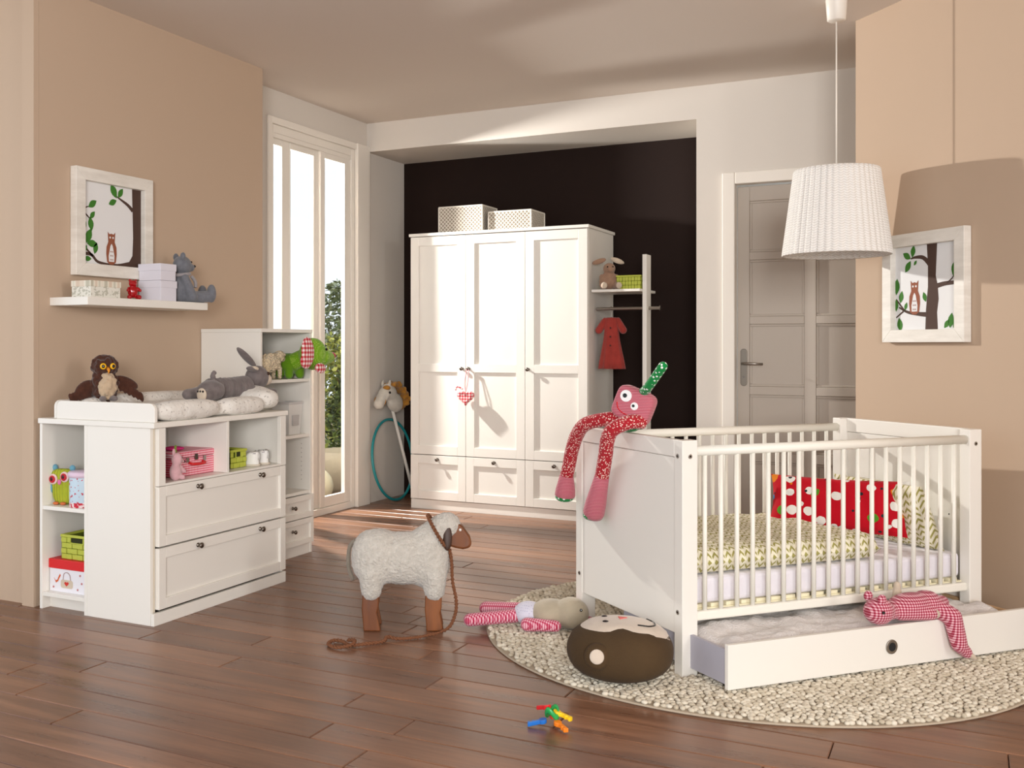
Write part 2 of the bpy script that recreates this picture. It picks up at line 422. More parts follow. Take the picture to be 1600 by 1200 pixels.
o = m.build('pebbles', nn.set(nn.ramp(gi.outputs['Random Per Island'], [(0, lin(110, 96, 78)), (.5, lin(190, 176, 150)), (1, lin(240, 236, 226))]), .8), smooth=True)
o['kind'] = 'stuff'; tag(o, 'mixed pale pebbles on the ground outside the window', 'pebbles')
#PART2
# ------------------------------------------------------------------ wardrobe
def panel_front(name, parent, axis, a0, a1, z0, z1, f, mat, fw=.07, rails=(), th=.024, world=True, sgn=1):
    """framed front: axis 'x' spans along X and faces -Y at y=f; axis 'y' spans along Y and faces +X at x=f"""
    g = .0015; fr = MB(); pn = MB()
    def B(m, p0, p1, q0, q1, d0, d1):
        if axis == 'x': m.box(p0, p1, f+d0, f+d1, q0, q1)
        else: m.box(f-d1, f-d0, p0, p1, q0, q1)
    a0 += g; a1 -= g; z0 += g; z1 -= g
    B(fr, a0, a0+fw, z0, z1, 0, th); B(fr, a1-fw, a1, z0, z1, 0, th)
    hz = [(z0, z0+fw)]+list(rails)+[(z1-fw, z1)]
    for q0, q1 in hz: B(fr, a0+fw, a1-fw, q0, q1, 0, th)
    o = fr.build(name, mat, parent, world, bevel=.0018)
    for (l, u) in zip(hz[:-1], hz[1:]):
        pn = MB(); B(pn, a0+fw, a1-fw, l[1], u[0], .013, th-.002); pn.build('infill_panel', mat, o, world)
    return o
wd_ = thing('wardrobe', 'tall cream-white three-door wardrobe standing in the dark alcove', 'wardrobe', (-2.96, 7.1, 0))
X0, X1, YF = -3.645, -2.283, 6.82
m = MB(); m.box(X0, X0+.018, YF+.022, 7.40, 0, 2.0).box(X1-.018, X1, YF+.022, 7.40, 0, 2.0).box(X0+.018, X1-.018, 7.39, 7.40, .0, 2.0)
m.box(X0+.018, X1-.018, YF+.022, 7.39, .07, .088)
m.build('carcass', WHITE, wd_, True, bevel=.0015)
bx(X0-.008, X1+.012, YF-.012, 7.405, 2.0, 2.022).build('top_board', WHITE, wd_, True, bevel=.003)
bx(X0, X1, YF+.012, YF+.03, 0, .068).build('plinth', WHITE, wd_, True)
bd = [X0, -3.194, -2.738, X1]
for i in range(3):
    d = panel_front('door', wd_, 'x', bd[i], bd[i+1], .40, 1.998, YF, WHITE, .066, [(1.006, 1.066)])
    kx = [-3.221, -3.168, -2.713][i]
    knob(None, (kx, YF, 1.033), (0, -1, 0), d)
    d = panel_front('drawer', wd_, 'x', bd[i], bd[i+1], .072, .398, YF, WHITE, .062)
    knob(None, ([-3.419, -2.97, -2.519][i], YF, .368), (0, -1, 0), d)
# baskets on top
BASK = N('lattice_basket'); xx = BASK.xyz()
q1 = BASK.math('SINE', BASK.math('MULTIPLY', BASK.math('ADD', xx[0], BASK.math('ADD', xx[1], xx[2])), 110)); q2 = BASK.math('SINE', BASK.math('MULTIPLY', BASK.math('SUBTRACT', BASK.math('ADD', xx[0], xx[1]), xx[2]), 110))
q3 = BASK.math('MINIMUM', BASK.math('ABSOLUTE', q1), BASK.math('ABSOLUTE', q2)); BASK.bump(q3, .6, .004)
BASK = BASK.set(BASK.mix(BASK.math('GREATER_THAN', q3, .38), lin(226, 220, 208), lin(150, 138, 122)), .8)
RIM = plain('basket_rim', (226, 220, 208), .8)
for (a, b, z1, y0, lab) in ((-3.45, -3.1, 2.22, 6.90, 'taller white lattice storage basket on top of the wardrobe'), (-3.065, -2.735, 2.168, 6.93, 'lower white lattice storage basket on the wardrobe, beside the taller one')):
    t = thing('storage_basket', lab, 'basket', ((a+b)/2, y0+.13, 2.022), 0, 'baskets on the wardrobe')
    w2 = (b-a)/2; hh = z1-2.022; m = MB()
    m.box(-w2, w2, -.13, -.12, 0, hh-.008).box(-w2, w2, .12, .13, 0, hh-.008).box(-w2, -w2+.01, -.12, .12, 0, hh-.008).box(w2-.01, w2, -.12, .12, 0, hh-.008).box(-w2+.01, w2-.01, -.12, .12, 0, .01)
    m.build('body', BASK, t)
    r = MB(); 
    for q in ((-w2-.003, w2+.003, -.133, -.117), (-w2-.003, w2+.003, .117, .133), (-w2-.003, -w2+.013, -.117, .117), (w2-.013, w2+.003, -.117, .117)): r.box(q[0], q[1], q[2], q[3], hh-.012, hh)
    r.build('rim', RIM, t, bevel=.004)
    for sx in (-1, 1):
        for sy in (-1, 1): MB().tube([(sx*w2, sy*.13, 0), (sx*w2, sy*.13, hh-.005)], .006, 8).build('corner_cane', RIM, t, smooth=True)
# side rack
rk = thing('clothes_rack', 'open side rack with shelf and rail beside the wardrobe', 'rack', (-2.1, 6.98, 0))
bx(-1.934, -1.906, 6.92, 7.03, 0, 1.812).build('post', WHITE, rk, True, bevel=.002)
bx(X1+.013, -1.934, 6.86, 7.25, 1.562, 1.58).build('shelf_board', WHITE, rk, True, bevel=.002)
MB().tube([(X1+.013, 6.975, 1.452), (-1.83, 6.975, 1.452)], .011, 12).tube([(-1.833, 6.975, 1.452), (-1.826, 6.975, 1.452)], .017, 14).build('rail', METAL, rk, True, smooth=False)
# dress on a hook over the rail
RED = fabric('brick_red_cotton', (176, 66, 58), None, 220)
t = thing('red_dress', 'small brick-red child dress hanging from the rack rail', 'dress', (-2.165, 6.975, 1.08))
m = MB(); ring = []; n = 40
prof = [(.352, .034, .02), (.345, .05, .024), (.31, .058, .028), (.26, .05, .028), (.2, .056, .032), (.12, .07, .04), (.05, .083, .047), (0, .09, .052)]
v = []; f = []
for j, (z, a, b) in enumerate(prof):
    for i in range(n):
        th = 2*math.pi*i/n; fl = 1+(.11*math.sin(9*th)*(1-z/.36))
        v.append((a*math.cos(th)*fl, b*math.sin(th)*fl, z-.04))
for j in range(len(prof)-1):
    for i in range(n): f.append((j*n+i, j*n+(i+1) % n, (j+1)*n+(i+1) % n, (j+1)*n+i))
m.add(v, f); b = m.build('dress_body', RED, t, smooth=True); mo = b.modifiers.new('so', 'SOLIDIFY'); mo.thickness = .004
MB().capsule((-.045, 0, .29), (-.085, -.01, .225), .022, .026).build('sleeve', RED, t, smooth=True)
MB().capsule((.045, 0, .29), (.085, -.01, .225), .022, .026).build('sleeve', RED, t, smooth=True)
for i in range(3): MB().ell((.004, -.034-.002*i, .24-.06*i), .006, nu=8, nv=6).build('button', M('dark_button', plain, (70, 30, 28), .4), t, smooth=True)
MB().tube(curve_pts([(0, 0, .30), (0, 0, .345), (.012, 0, .37), (0, 0, .387), (-.012, 0, .375)], 5), .0025, 6).tube([(-.05, 0, .285), (0, 0, .312), (.05, 0, .285)], .004, 6).build('hanger', METAL, t, smooth=True)
# brown rabbit and lime box on the rack shelf
BRN = fabric('tan_plush', (176, 140, 116), None, 150, nscale=40); CRM = fabric('cream_plush', (226, 208, 186), None, 150); BLK = plain('black_bead', (14, 12, 12), .2)
t = thing('toy_rabbit', 'small tan plush rabbit sitting on the rack shelf', 'plush toy', (-2.175, 6.95, 1.58), math.radians(-62))
m = MB().ell((0, 0, .065), (.05, .055, .066)).ell((.012, 0, .145), (.042, .042, .04)).ell((.048, 0, .137), (.022, .024, .02))
m.capsule((.01, .05, .09), (.05, .06, .03), .018, .016).capsule((.01, -.05, .09), (.05, -.06, .03), .018, .016).capsule((.02, .04, .03), (.085, .05, .024), .026, .022).capsule((.02, -.04, .03), (.085, -.05, .024), .026, .022)
m.build('body', BRN, t, remesh=.006)
MB().ell((-.01, -.065, .196), (.012, .05, .018), RX(18)).build('ear', BRN, t, smooth=True)
MB().ell((-.01, .06, .2), (.012, .05, .018), RX(-20)).build('ear', CRM, t, smooth=True)
MB().ell((.1, .05, .026), (.01, .02, .022)).build('foot_pad', CRM, t, smooth=True)
MB().ell((.1, -.05, .026), (.01, .02, .022)).build('foot_pad', CRM, t, smooth=True)
MB().ell((.05, .018, .155), .005, nu=8, nv=6).build('eye', BLK, t); MB().ell((.05, -.018, .155), .005, nu=8, nv=6).build('eye', BLK, t)
LIME = weave('lime_weave', (190, 204, 60), (132, 148, 26), 90)
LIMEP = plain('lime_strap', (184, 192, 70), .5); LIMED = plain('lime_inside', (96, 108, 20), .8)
def woven_basket(name, label, loc, w, d, h, cols, rows, rz=0, hole=True, deep=6):
    """box of interlaced straps; x is the front (facing -y), every strap piece its own part"""
    t = thing(name, label, 'basket', loc, rz, 'lime woven baskets')
    m = MB(); q = .004
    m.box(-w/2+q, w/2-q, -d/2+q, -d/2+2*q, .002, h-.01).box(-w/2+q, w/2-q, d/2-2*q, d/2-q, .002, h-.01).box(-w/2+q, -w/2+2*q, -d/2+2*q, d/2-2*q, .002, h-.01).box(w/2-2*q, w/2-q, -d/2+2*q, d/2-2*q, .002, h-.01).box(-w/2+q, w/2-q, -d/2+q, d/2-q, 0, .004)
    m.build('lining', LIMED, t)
    cw = w/cols; rh = (h-.012)/rows; sh = {}
    def strap(key, mk, loc_):
        if key not in sh: o = mk().build('strap', LIMEP, t, bevel=.0015, seg=1); sh[key] = o.data
        else:
            o = bpy.data.objects.new('strap', sh[key]); col.objects.link(o); o.parent = t
            mm = o.modifiers.new('b', 'BEVEL'); mm.width = .0015; mm.segments = 1
        o.location = loc_
    for r in range(rows):
        for c in range(cols):
            x = -w/2+cw*(c+.5); z = rh*(r+.5)
            if hole and r >= rows-1 and abs(x) < w*.2: continue
            up = (r+c) % 2
            strap(('f', up), lambda: bx(-cw/2+.001, cw/2-.001, -.003 if up else 0, .004, -rh/2+.001, rh/2-.001), (x, -d/2, z))
        dc = max(2, round(d/cw)); dw = d/dc
        for c in range(dc):
            yv = -d/2+dw*(c+.5); z = rh*(r+.5); up = (r+c) % 2
            for sx in (-1, 1):
                strap(('s', up, sx), lambda: bx(min(0, sx*(.003 if up else 0)-sx*.004), max(0, sx*(.003 if up else 0)), -dw/2+.001, dw/2-.001, -rh/2+.001, rh/2-.001), (sx*w/2, yv, z))
    r = MB()
    for a in ((-w/2-.003, w/2+.003, -d/2-.004, -d/2+.006), (-w/2-.003, w/2+.003, d/2-.006, d/2+.004), (-w/2-.003, -w/2+.007, -d/2+.006, d/2-.006), (w/2-.007, w/2+.003, -d/2+.006, d/2-.006)): r.box(a[0], a[1], a[2], a[3], h-.012, h)
    r.build('rim', LIMEP, t, bevel=.002)
    if hole:
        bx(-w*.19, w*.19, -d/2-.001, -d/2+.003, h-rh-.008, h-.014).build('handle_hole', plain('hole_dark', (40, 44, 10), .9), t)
        r = MB(); z0, z1 = h-rh-.012, h-.012
        r.tube([(-w*.2, -d/2-.003, z1), (-w*.2, -d/2-.003, z0), (w*.2, -d/2-.003, z0), (w*.2, -d/2-.003, z1)], .003, 6).build('handle_edge', LIMEP, t)
    return t
woven_basket('woven_basket', 'lime green woven box on the rack shelf beside the tan rabbit', (-2.03, 7.0, 1.58), .165, .16, .095, 8, 3, 0, False)
# heart ornament
HRT = gingham('heart_gingham', (196, 34, 50), (244, 226, 222), 150)
t = thing('heart_ornament', 'red checked fabric heart hanging from the middle wardrobe knob', 'ornament', (-3.172, 6.772, .77))
poly = []
for i in range(40):
    a = 2*math.pi*i/40; x = 16*math.sin(a)**3; z = 13*math.cos(a)-5*math.cos(2*a)-2*math.cos(3*a)-math.cos(4*a); poly.append((x/16*.066, z/17*.062+.062))
h = MB(); n = len(poly); vv = []; ff = []
for s_, sc in ((-.001, .35), (-.019, .55), (-.024, .75), (-.016, .94), (0, 1), (.016, .94), (.022, .75), (.018, .5)):
    for a, b in poly: vv.append((a*sc, s_, (b-.06)*sc+.06))
for j in range(7):
    for i in range(n): ff.append((j*n+i, j*n+(i+1) % n, (j+1)*n+(i+1) % n, (j+1)*n+i))
ff += [tuple(range(n)), tuple(range(7*n, 8*n))]
h.add(vv[n:], [tuple(i-n for i in q) for q in ff if min(q) >= n]); h.add([vv[i] for i in range(n, 2*n)], [tuple(range(n))]); h.build('cushion', HRT, t, smooth=True)
pts = curve_pts([(0, 0, .1), (-.012, .005, .16), (-.002, .022, .262), (.002, .024, .268), (.012, .022, .255), (.012, .005, .16), (0, 0, .1)], 6)
MB().tube(pts, .003, 6).build('ribbon', M('pink_ribbon', plain, (232, 170, 176), .8), t, smooth=True)
MB().tube(curve_pts([(-.02, -.01, .118), (-.06, -.012, .135), (-.075, -.01, .11)], 5), .006, 6).build('bow', HRT, t, smooth=True)

# ------------------------------------------------------------------ tall shelf unit
ts = thing('shelf_unit', 'tall narrow white shelf unit against the left wall beside the window', 'shelf', (-3.58, 4.85, 0))
Y0, Y1, XF, XB, ZT = 4.60, 5.10, -3.377, -3.783, 1.292
m = MB(); m.box(XB, XF, Y0, Y0+.018, 0, ZT-.02).box(XB, XF, Y1-.018, Y1, 0, ZT-.02).box(XB, XB+.008, Y0+.018, Y1-.018, .06, ZT-.02)
m.build('carcass', WHITE, ts, True, bevel=.0015)
bx(XB, XF+.004, Y0-.003, Y1+.003, ZT-.02, ZT).build('top_board', WHITE, ts, True, bevel=.002)
for z in (.992, .672, .345): bx(XB+.008, XF-.004, Y0+.018, Y1-.018, z, z+.018).build('shelf_board', WHITE, ts, True, bevel=.0015)
bx(XF-.02, XF-.004, Y0+.018, Y1-.018, 0, .058).build('plinth', WHITE, ts, True)
for z0, z1 in ((.212, .343), (.062, .21)):
    d = panel_front('drawer', ts, 'y', Y0+.004, Y1-.004, z0, z1, XF+.018, WHITE, .03)
    knob(None, (XF+.018, 4.878, z1-.06), (1, 0, 0), d, r=.012)
m = MB()
for i in range(9): m.tube([(XF-.06, Y1-.0185, .42+.026*i), (XF-.06, Y1-.0165, .42+.026*i)], .0025, 6)
m.build('peg_hole', plain('hole_grey', (120, 116, 110), .8), ts, True)
FLC = N('curly_wool'); FLC.bump(FLC.voro(95, 1).outputs['Distance'], 1, .012); FLC = FLC.set(lin(226, 206, 172), .95, 0, .1, .4)
t = thing('toy_sheep', 'small curly cream toy sheep on the top shelf of the tall unit', 'plush toy', (-3.45, 4.80, 1.01), math.radians(88))
m = MB().ell((-.01, 0, .092), (.085, .042, .046)).ell((.075, 0, .128), (.034, .032, .034)).ell((.1, 0, .115), (.02, .02, .02))
rg = random.Random(5)
for i in range(90):
    a, b = rg.random()*6.28, rg.random()*3.14
    m.ell((-.01+.082*math.cos(a)*math.sin(b), .042*math.sin(a)*math.sin(b), .094+.046*math.cos(b)), .011, nu=6, nv=5)
for sx in (-.06, .05):
    for sy in (-.022, .022): m.capsule((sx, sy, .06), (sx, sy, .012), .014, .012, 8)
m.build('fleece', FLC, t, remesh=.004, sm=1)
for s_ in (-1, 1): MB().ell((.07, s_*.034, .14), (.008, .016, .008), RX(s_*-25)).build('ear', FLC, t, smooth=True)
MB().ell((.1, -.014, .124), .003, nu=8, nv=6).build('eye', BLK, t)
# elephant
GRN = fabric('green_plush', (112, 158, 30), (84, 128, 20), 200); GDOT = dots('green_dotted', (122, 172, 36), (214, 230, 130), 120, .24, .1)
REDG = gingham('red_gingham', (184, 20, 34), (246, 236, 232), 130, (1, 2)); REDG2 = REDG
t = thing('toy_elephant', 'green plush elephant with red checked ears leaning out of the shelf unit', 'plush toy', (-3.40, 5.0, 1.01), math.radians(0))
m = MB().ell((-.05, -.025, .085), (.07, .075, .062)).capsule((-.08, -.07, .05), (-.08, -.07, .024), .026).capsule((-.02, -.07, .05), (-.02, -.07, .024), .026).capsule((-.08, .03, .05), (-.08, .03, .024), .026).capsule((0, .01, .05), (0, .01, .024), .026)
m.build('body', GRN, t, remesh=.006)
E3 = lambda x, y, z: (x+3.445, y-5.035, z-1.01)
m = MB().ell(E3(-3.345, 5.03, 1.152), (.07, .098, .092)).capsule((-.03, -.03, .09), (.07, -.02, .13), .05).capsule(E3(-3.33, 5.09, 1.135), E3(-3.325, 5.165, 1.13), .056, .036)
m.build('head', GDOT, t, remesh=.006)
MB().ell(E3(-3.268, 4.862, 1.165), (.014, .062, .085), RX(6)).ell(E3(-3.268, 4.845, 1.115), (.013, .055, .045)).build('ear', REDG, t, remesh=.005)
MB().ell(E3(-3.275, 5.0, 1.072), (.014, .055, .03), RX(-6)).build('ear', REDG2, t, remesh=.005)
MB().ell(E3(-3.32, 5.198, 1.14), .02).build('trunk_tip', M('pink_felt', fabric, (206, 70, 96)), t, smooth=True)
MB().ell(E3(-3.279, 5.07, 1.178), .008, nu=8, nv=6).build('eye', BLK, t)
t = thing('white_bin', 'pale grey-white bin with printed cloth on the middle shelf of the tall unit', 'bin', (-3.48, 5.0, .69))
v = []
MB().add([(-.05, -.055, 0), (.05, -.055, 0), (.05, .055, 0), (-.05, .055, 0), (-.06, -.07, .18), (.06, -.07, .18), (.06, .07, .18), (-.06, .07, .18)], [(0, 1, 2, 3), (0, 1, 5, 4), (1, 2, 6, 5), (2, 3, 7, 6), (3, 0, 4, 7)]).build('body', plain('bin_white', (222, 220, 216), .7), t)
m = MB()
for q in ((-.064, .064, -.074, -.066), (-.064, .064, .066, .074), (-.064, -.056, -.066, .066), (.056, .064, -.066, .066)): m.box(q[0], q[1], q[2], q[3], .172, .186)
m.build('rim', plain('bin_rim', (205, 202, 200), .7), t, bevel=.003)
MB().prism([(-.03, .03), (.03, .03), (.033, .09), (-.033, .09)], (.0575, 0, .02), (0, 1, 0), (0, 0, 1), (.003, 0, 0)).build('label_card', plain('bin_card', (190, 186, 184), .8), t)

# ------------------------------------------------------------------ changing table
ct = thing('changing_table', 'white changing table with two wide drawers and end shelves', 'changing table', (-3.4, 3.9, 0))
CX0, CXM, CXF, CY0, CY1, CT = -3.748, -3.455, -3.067, 3.42, 4.395, .869
m = MB()   # chest
m.box(CXM, CXF-.022, CY0, CY0+.018, 0, CT-.024).box(CXM, CXF-.022, CY1-.018, CY1, 0, CT-.024).box(CXM, CXM+.012, CY0+.018, CY1-.018, 0, CT-.024)
m.build('chest_carcass', WHITE, ct, True, bevel=.0015)
m = MB()   # end shelf unit open toward the room's front
m.box(CX0, CX0+.016, CY0, CY1, 0, CT-.024).box(CXM-.018, CXM-.001, CY0, 3.80, 0, CT-.024).box(CX0+.016, CXM-.018, 3.79, 3.80, .05, CT-.024)
m.build('end_shelf_carcass', WHITE, ct, True, bevel=.0015)
for z in (.452, .058): bx(CX0+.016, CXM-.018, CY0+.003, 3.79, z, z+.018).build('shelf_board', WHITE, ct, True, bevel=.0015)
bx(CX0+.016, CXM-.018, CY0+.05, CY0+.066, 0, .057).build('plinth', WHITE, ct, True)
bx(CX0-.004, CXF+.006, CY0-.008, CY1+.012, CT-.024, CT).build('top_board', WHITE, ct, True, bevel=.003)
bx(CXF-.02, CXF-.001, CY0+.0, CY1-.0, 0, .053).build('plinth', WHITE, ct, True, bevel=.0015)
bx(CXM+.012, CXF-.021, CY0+.018, CY0+.029, .053, CT-.025).build('recess_strip', M('recess_shade_tan', plain, (214, 204, 186), .5), ct, True)  # gap beside the drawers: shade of the recess put into the tan colour
for a, b in ((CY0+.03, 3.493), (4.348, CY1)): bx(CXF-.022, CXF, a, b, .594, CT-.025).build('stile', WHITE, ct, True, bevel=.0015)
bx(CXF-.36, CXF-.004, 3.921, 3.939, .604, CT-.025).build('divider', WHITE, ct, True, bevel=.0015)
bx(CXM+.012, CXF-.022, CY0+.018, CY1-.018, .585, .603).build('cubby_floor', WHITE, ct, True)
bx(CXF-.022, CXF, 3.493, 4.348, .594, .604).build('rail', WHITE, ct, True)
for z0, z1 in ((.332, .593), (.062, .328)):
    d = panel_front('drawer', ct, 'y', CY0+.03, CY1, z0, z1, CXF, WHITE, .045)
    for yy in (3.706, 4.174): knob(None, (CXF, yy, z1-.026), (1, 0, 0), d, r=.0135)
def rounded(a0, a1, b0, b1, r, corners=(1, 1, 1, 1), n=6):
    P = []
    for (cx_, cy_, s0, on) in ((a1-r, b0+r, -90, corners[1]), (a1-r, b1-r, 0, corners[2]), (a0+r, b1-r, 90, corners[3]), (a0+r, b0+r, 180, corners[0])):
        if on:
            for i in range(n+1): q = math.radians(s0+90*i/n); P.append((cx_+r*math.cos(q), cy_+r*math.sin(q)))
        else:
            q = math.radians(s0+45); P.append((cx_+r*math.copysign(1, math.cos(q)), cy_+r*math.copysign(1, math.sin(q))))
    return P
tray = MB().prism(rounded(-3.64, -3.062, CT, .952, .03, (0, 0, 1, 1)), (0, CY0-.002, 0), (1, 0, 0), (0, 0, 1), (0, .02, 0)).build('tray_end', WHITE, ct, True, bevel=.004)
MB().prism(rounded(CY0+.018, CY1, CT, .952, .03, (0, 0, 1, 1)), (-3.66, 0, 0), (0, 1, 0), (0, 0, 1), (-.018, 0, 0)).build('tray_back', WHITE, ct, True, bevel=.004)
MB().prism(rounded(-3.64, -3.2, CT, .93, .03, (0, 0, 1, 1)), (0, CY1-.018, 0), (1, 0, 0), (0, 0, 1), (0, .018, 0)).build('tray_end', WHITE, ct, True, bevel=.004)
# padded mat
MATM = N('printed_cotton'); nz = MATM.noise(75, 1); MATM.bump(MATM.noise(16, 4), .7, .02)
MATM = MATM.set(MATM.mix(MATM.math('GREATER_THAN', nz, .66), lin(230, 226, 219), lin(188, 182, 176)), .85, 0, .2, .1)
t = thing('changing_mat', 'white printed padded changing mat on top of the changing table', 'changing mat', (-3.35, 3.95, CT))
m = MB(); 
m.ell((0, -.05, .03), (.26, .45, .034), e=.45, nu=32)
m.ell((.235, -.27, .042), (.062, .215, .046), e=.7, nu=28).ell((.235, .13, .04), (.06, .165, .044), e=.7, nu=28)
m.ell((-.2, -.05, .05), (.055, .43, .055), e=.6, nu=28)
m.ell((-.02, .365, .07), (.26, .085, .055), RX(14), e=.65, nu=28).ell((.16, .37, .06), (.11, .075, .052), e=.7)
m.build('pad', MATM, t, remesh=.011, sm=3)
# brown owl plush on the mat
OWLB = fabric('brown_plush', (88, 52, 38), (46, 26, 20), 120, nscale=60); YEL = plain('amber_eye', (232, 176, 20), .3); OWLC = fabric('beige_plush', (206, 180, 150), None, 130); GREYP = fabric('grey_plush', (134, 124, 122), (88, 80, 80), 140, nscale=32)
def fluff(m, c, r, n, sz, seed, rot=None):
    rg = random.Random(seed)
    for i in range(n):
        z = rg.uniform(-1, 1); a = rg.random()*6.283; q = math.sqrt(1-z*z); p = Vector((r[0]*q*math.cos(a), r[1]*q*math.sin(a), r[2]*z))
        if rot is not None: p = rot @ p
        m.ell(Vector(c)+p, sz*rg.uniform(.7, 1.3), nu=6, nv=5)
    return m
t = thing('toy_owl', 'brown plush owl with yellow eyes sitting on the changing mat', 'plush toy', (-3.53, 3.60, .945), math.radians(-30))
m = MB().ell((0, 0, .07), (.06, .062, .075)).ell((.006, 0, .155), (.05, .058, .046))
fluff(m, (0, 0, .07), (.06, .062, .075), 90, .011, 1); fluff(m, (.006, 0, .158), (.05, .056, .047), 110, .01, 2)
m.build('body', OWLB, t, remesh=.0045, sm=1)
m = MB(); m.ell((.01, .1, .082), (.014, .062, .026), RX(-24))
for i in range(7): m.ell((.012+.002*i, .06+.018*i, .074-.010*i), (.008, .011, .026), RX(-20+6*i))
m.build('wing', OWLB, t, remesh=.0045, sm=1)
m = MB(); m.ell((.0, -.085, .052), (.018, .056, .038), RX(38))
for i in range(6): m.ell((.004, -.07-.016*i, .036-.004*i), (.008, .01, .024), RX(24))
m.build('wing', OWLB, t, remesh=.0045, sm=1)
m = MB().ell((.046, .004, .068), (.034, .04, .058)); fluff(m, (.046, .004, .068), (.034, .04, .058), 70, .008, 5); m.build('belly', OWLC, t, remesh=.0045, sm=1)
for s_ in (-1, 1):
    e = MB().ell((.0655, s_*.022, .16), (.007, .0145, .0145), RZ(s_*18)).build('eye', YEL, t, smooth=True)
    MB().ell((.0722, s_*.0235, .16), (.003, .0075, .008), RZ(s_*18)).build('pupil', BLK, e, smooth=True)
    MB().ell((.066, s_*.024, .012), (.03, .016, .013), RZ(s_*15)).build('foot', GREYP, t, smooth=True)
MB().tube([(.06, 0, .152), (.078, 0, .142), (.075, 0, .126)], [.008, .007, .001], 8).build('beak', M('orange_felt', plain, (220, 140, 30), .7), t, smooth=True)
# grey lying rabbit
t = thing('toy_donkey', 'long-eared grey plush animal lying on its belly on the changing mat', 'plush toy', (-3.27, 4.20, .935), math.radians(86))
m = MB().capsule((-.16, 0, .045), (.1, 0, .06), .05, .052).ell((.205, 0, .1), (.068, .058, .062)).ell((-.16, -.02, .045), (.07, .07, .05)).ell((.1, 0, .06), (.05, .06, .052))
for i in range(8): m.ell((-.14+.034*i, 0, .052), (.012, .06, .056))
m.capsule((.1, -.05, .03), (.24, -.075, .022), .028, .024).capsule((.1, .05, .03), (.22, .08, .022), .028, .024).capsule((-.17, -.05, .03), (-.25, -.06, .025), .034, .026).capsule((-.17, .04, .03), (-.27, .03, .03), .034, .026)
m.build('body', GREYP, t, remesh=.006)
MB().ell((.262, -.006, .088), (.034, .038, .033)).build('muzzle', CRM, t, smooth=True)
MB().ell((.1, -.02, .205), (.085, .026, .014), RY(36)).build('ear', GREYP, t, smooth=True)
MB().ell((.13, -.035, .145), (.04, .026, .014), RY(8)).build('ear', GREYP, t, smooth=True)
MB().ell((.133, -.042, .148), (.028, .022, .012), RY(8)).build('ear_lining', CRM, t, smooth=True)
MB().tube(curve_pts([(-.12, 0, .09), (-.13, -.005, .12), (-.115, -.005, .135)], 5), [.014]*5+[.012]*5+[.006], 8).build('tail', GREYP, t, smooth=True)
sf = MB().ell((-.268, -.062, .03), (.012, .03, .032)).build('foot_pad', CRM, t, smooth=True)
for i in range(3): MB().ell((-.277, -.078+.016*i, .046), .0055, nu=8, nv=6).build('toe_spot', BLK, sf, smooth=True)
MB().ell((.236, -.05, .12), .009, nu=10, nv=8).build('eye', M('brown_bead', plain, (60, 34, 20), .2), t, smooth=True)
# cubby: suitcase, mouse, basket, shoes
PNK = gingham('pink_gingham', (206, 48, 78), (246, 222, 226), 300, (1, 2)); PNKT = plain('pink_lid', (226, 158, 170), .6)
t = thing('toy_suitcase', 'pink checked toy suitcase with red handle inside the changing table', 'suitcase', (-3.235, 3.79, .604))
bx(-.085, .085, -.145, .145, 0, .082).build('body', PNK, t, bevel=.006); bx(-.087, .087, -.147, .147, .084, .112).build('lid', PNK, t, bevel=.006)
bx(-.08, .08, -.14, .14, .1122, .1132).build('lid_top', PNKT, t)
hd = MB().tube(curve_pts([(.087, -.045, .058), (.108, -.042, .055), (.112, 0, .052), (.108, .042, .055), (.087, .045, .058)], 5), .0065, 8).build('handle', plain('red_plastic', (206, 24, 30), .35), t, smooth=True)
for s_ in (-.06, .06): MB().box(.086, .093, s_-.008, s_+.008, .062, .085).build('clasp', METAL, t, bevel=.002)
bx(.086, .094, -.009, .009, .07, .098).build('lock', KNOB, t, bevel=.002)
MB().ell((.0, -.05, .122), (.045, .05, .01)).build('pink_cap', plain('magenta_felt', (206, 40, 120), .8), t, smooth=True)
t = thing('toy_mouse', 'small pink plush mouse leaning by the checked suitcase', 'plush toy', (-3.105, 3.60, .604), math.radians(20))
PK = fabric('pale_pink_plush', (232, 184, 190)); 
MB().ell((0, 0, .035), (.026, .03, .038)).ell((.004, .006, .09), (.024, .024, .03)).capsule((.008, .02, .085), (.02, .045, .078), .014, .006).capsule((.01, .02, .06), (.03, .03, .035), .01, .009).capsule((.01, .0, .02), (.03, .008, .012), .012).build('body', PK, t, remesh=.004)
MB().ell((-.004, -.008, .122), (.006, .014, .018)).build('ear', PK, t, smooth=True)
MB().ell((.02, .024, .098), .004, nu=8, nv=6).build('eye', BLK, t); MB().ell((.021, .052, .077), .006, nu=8, nv=6).build('nose', BLK, t)
for a in (-30, 10, 45): MB().ell((-.004, .012, .135), (.003, .006, .02), RX(a)).build('leaf', M('leaf_green', plain, (120, 150, 50), .7), t, smooth=True)
woven_basket('woven_basket', 'small lime basket beside the white shoes in the changing table', (-3.20, 4.105, .604), .125, .11, .09, 5, 3, math.radians(90))
SHOE = plain('shoe_leather', (232, 230, 226), .5); 
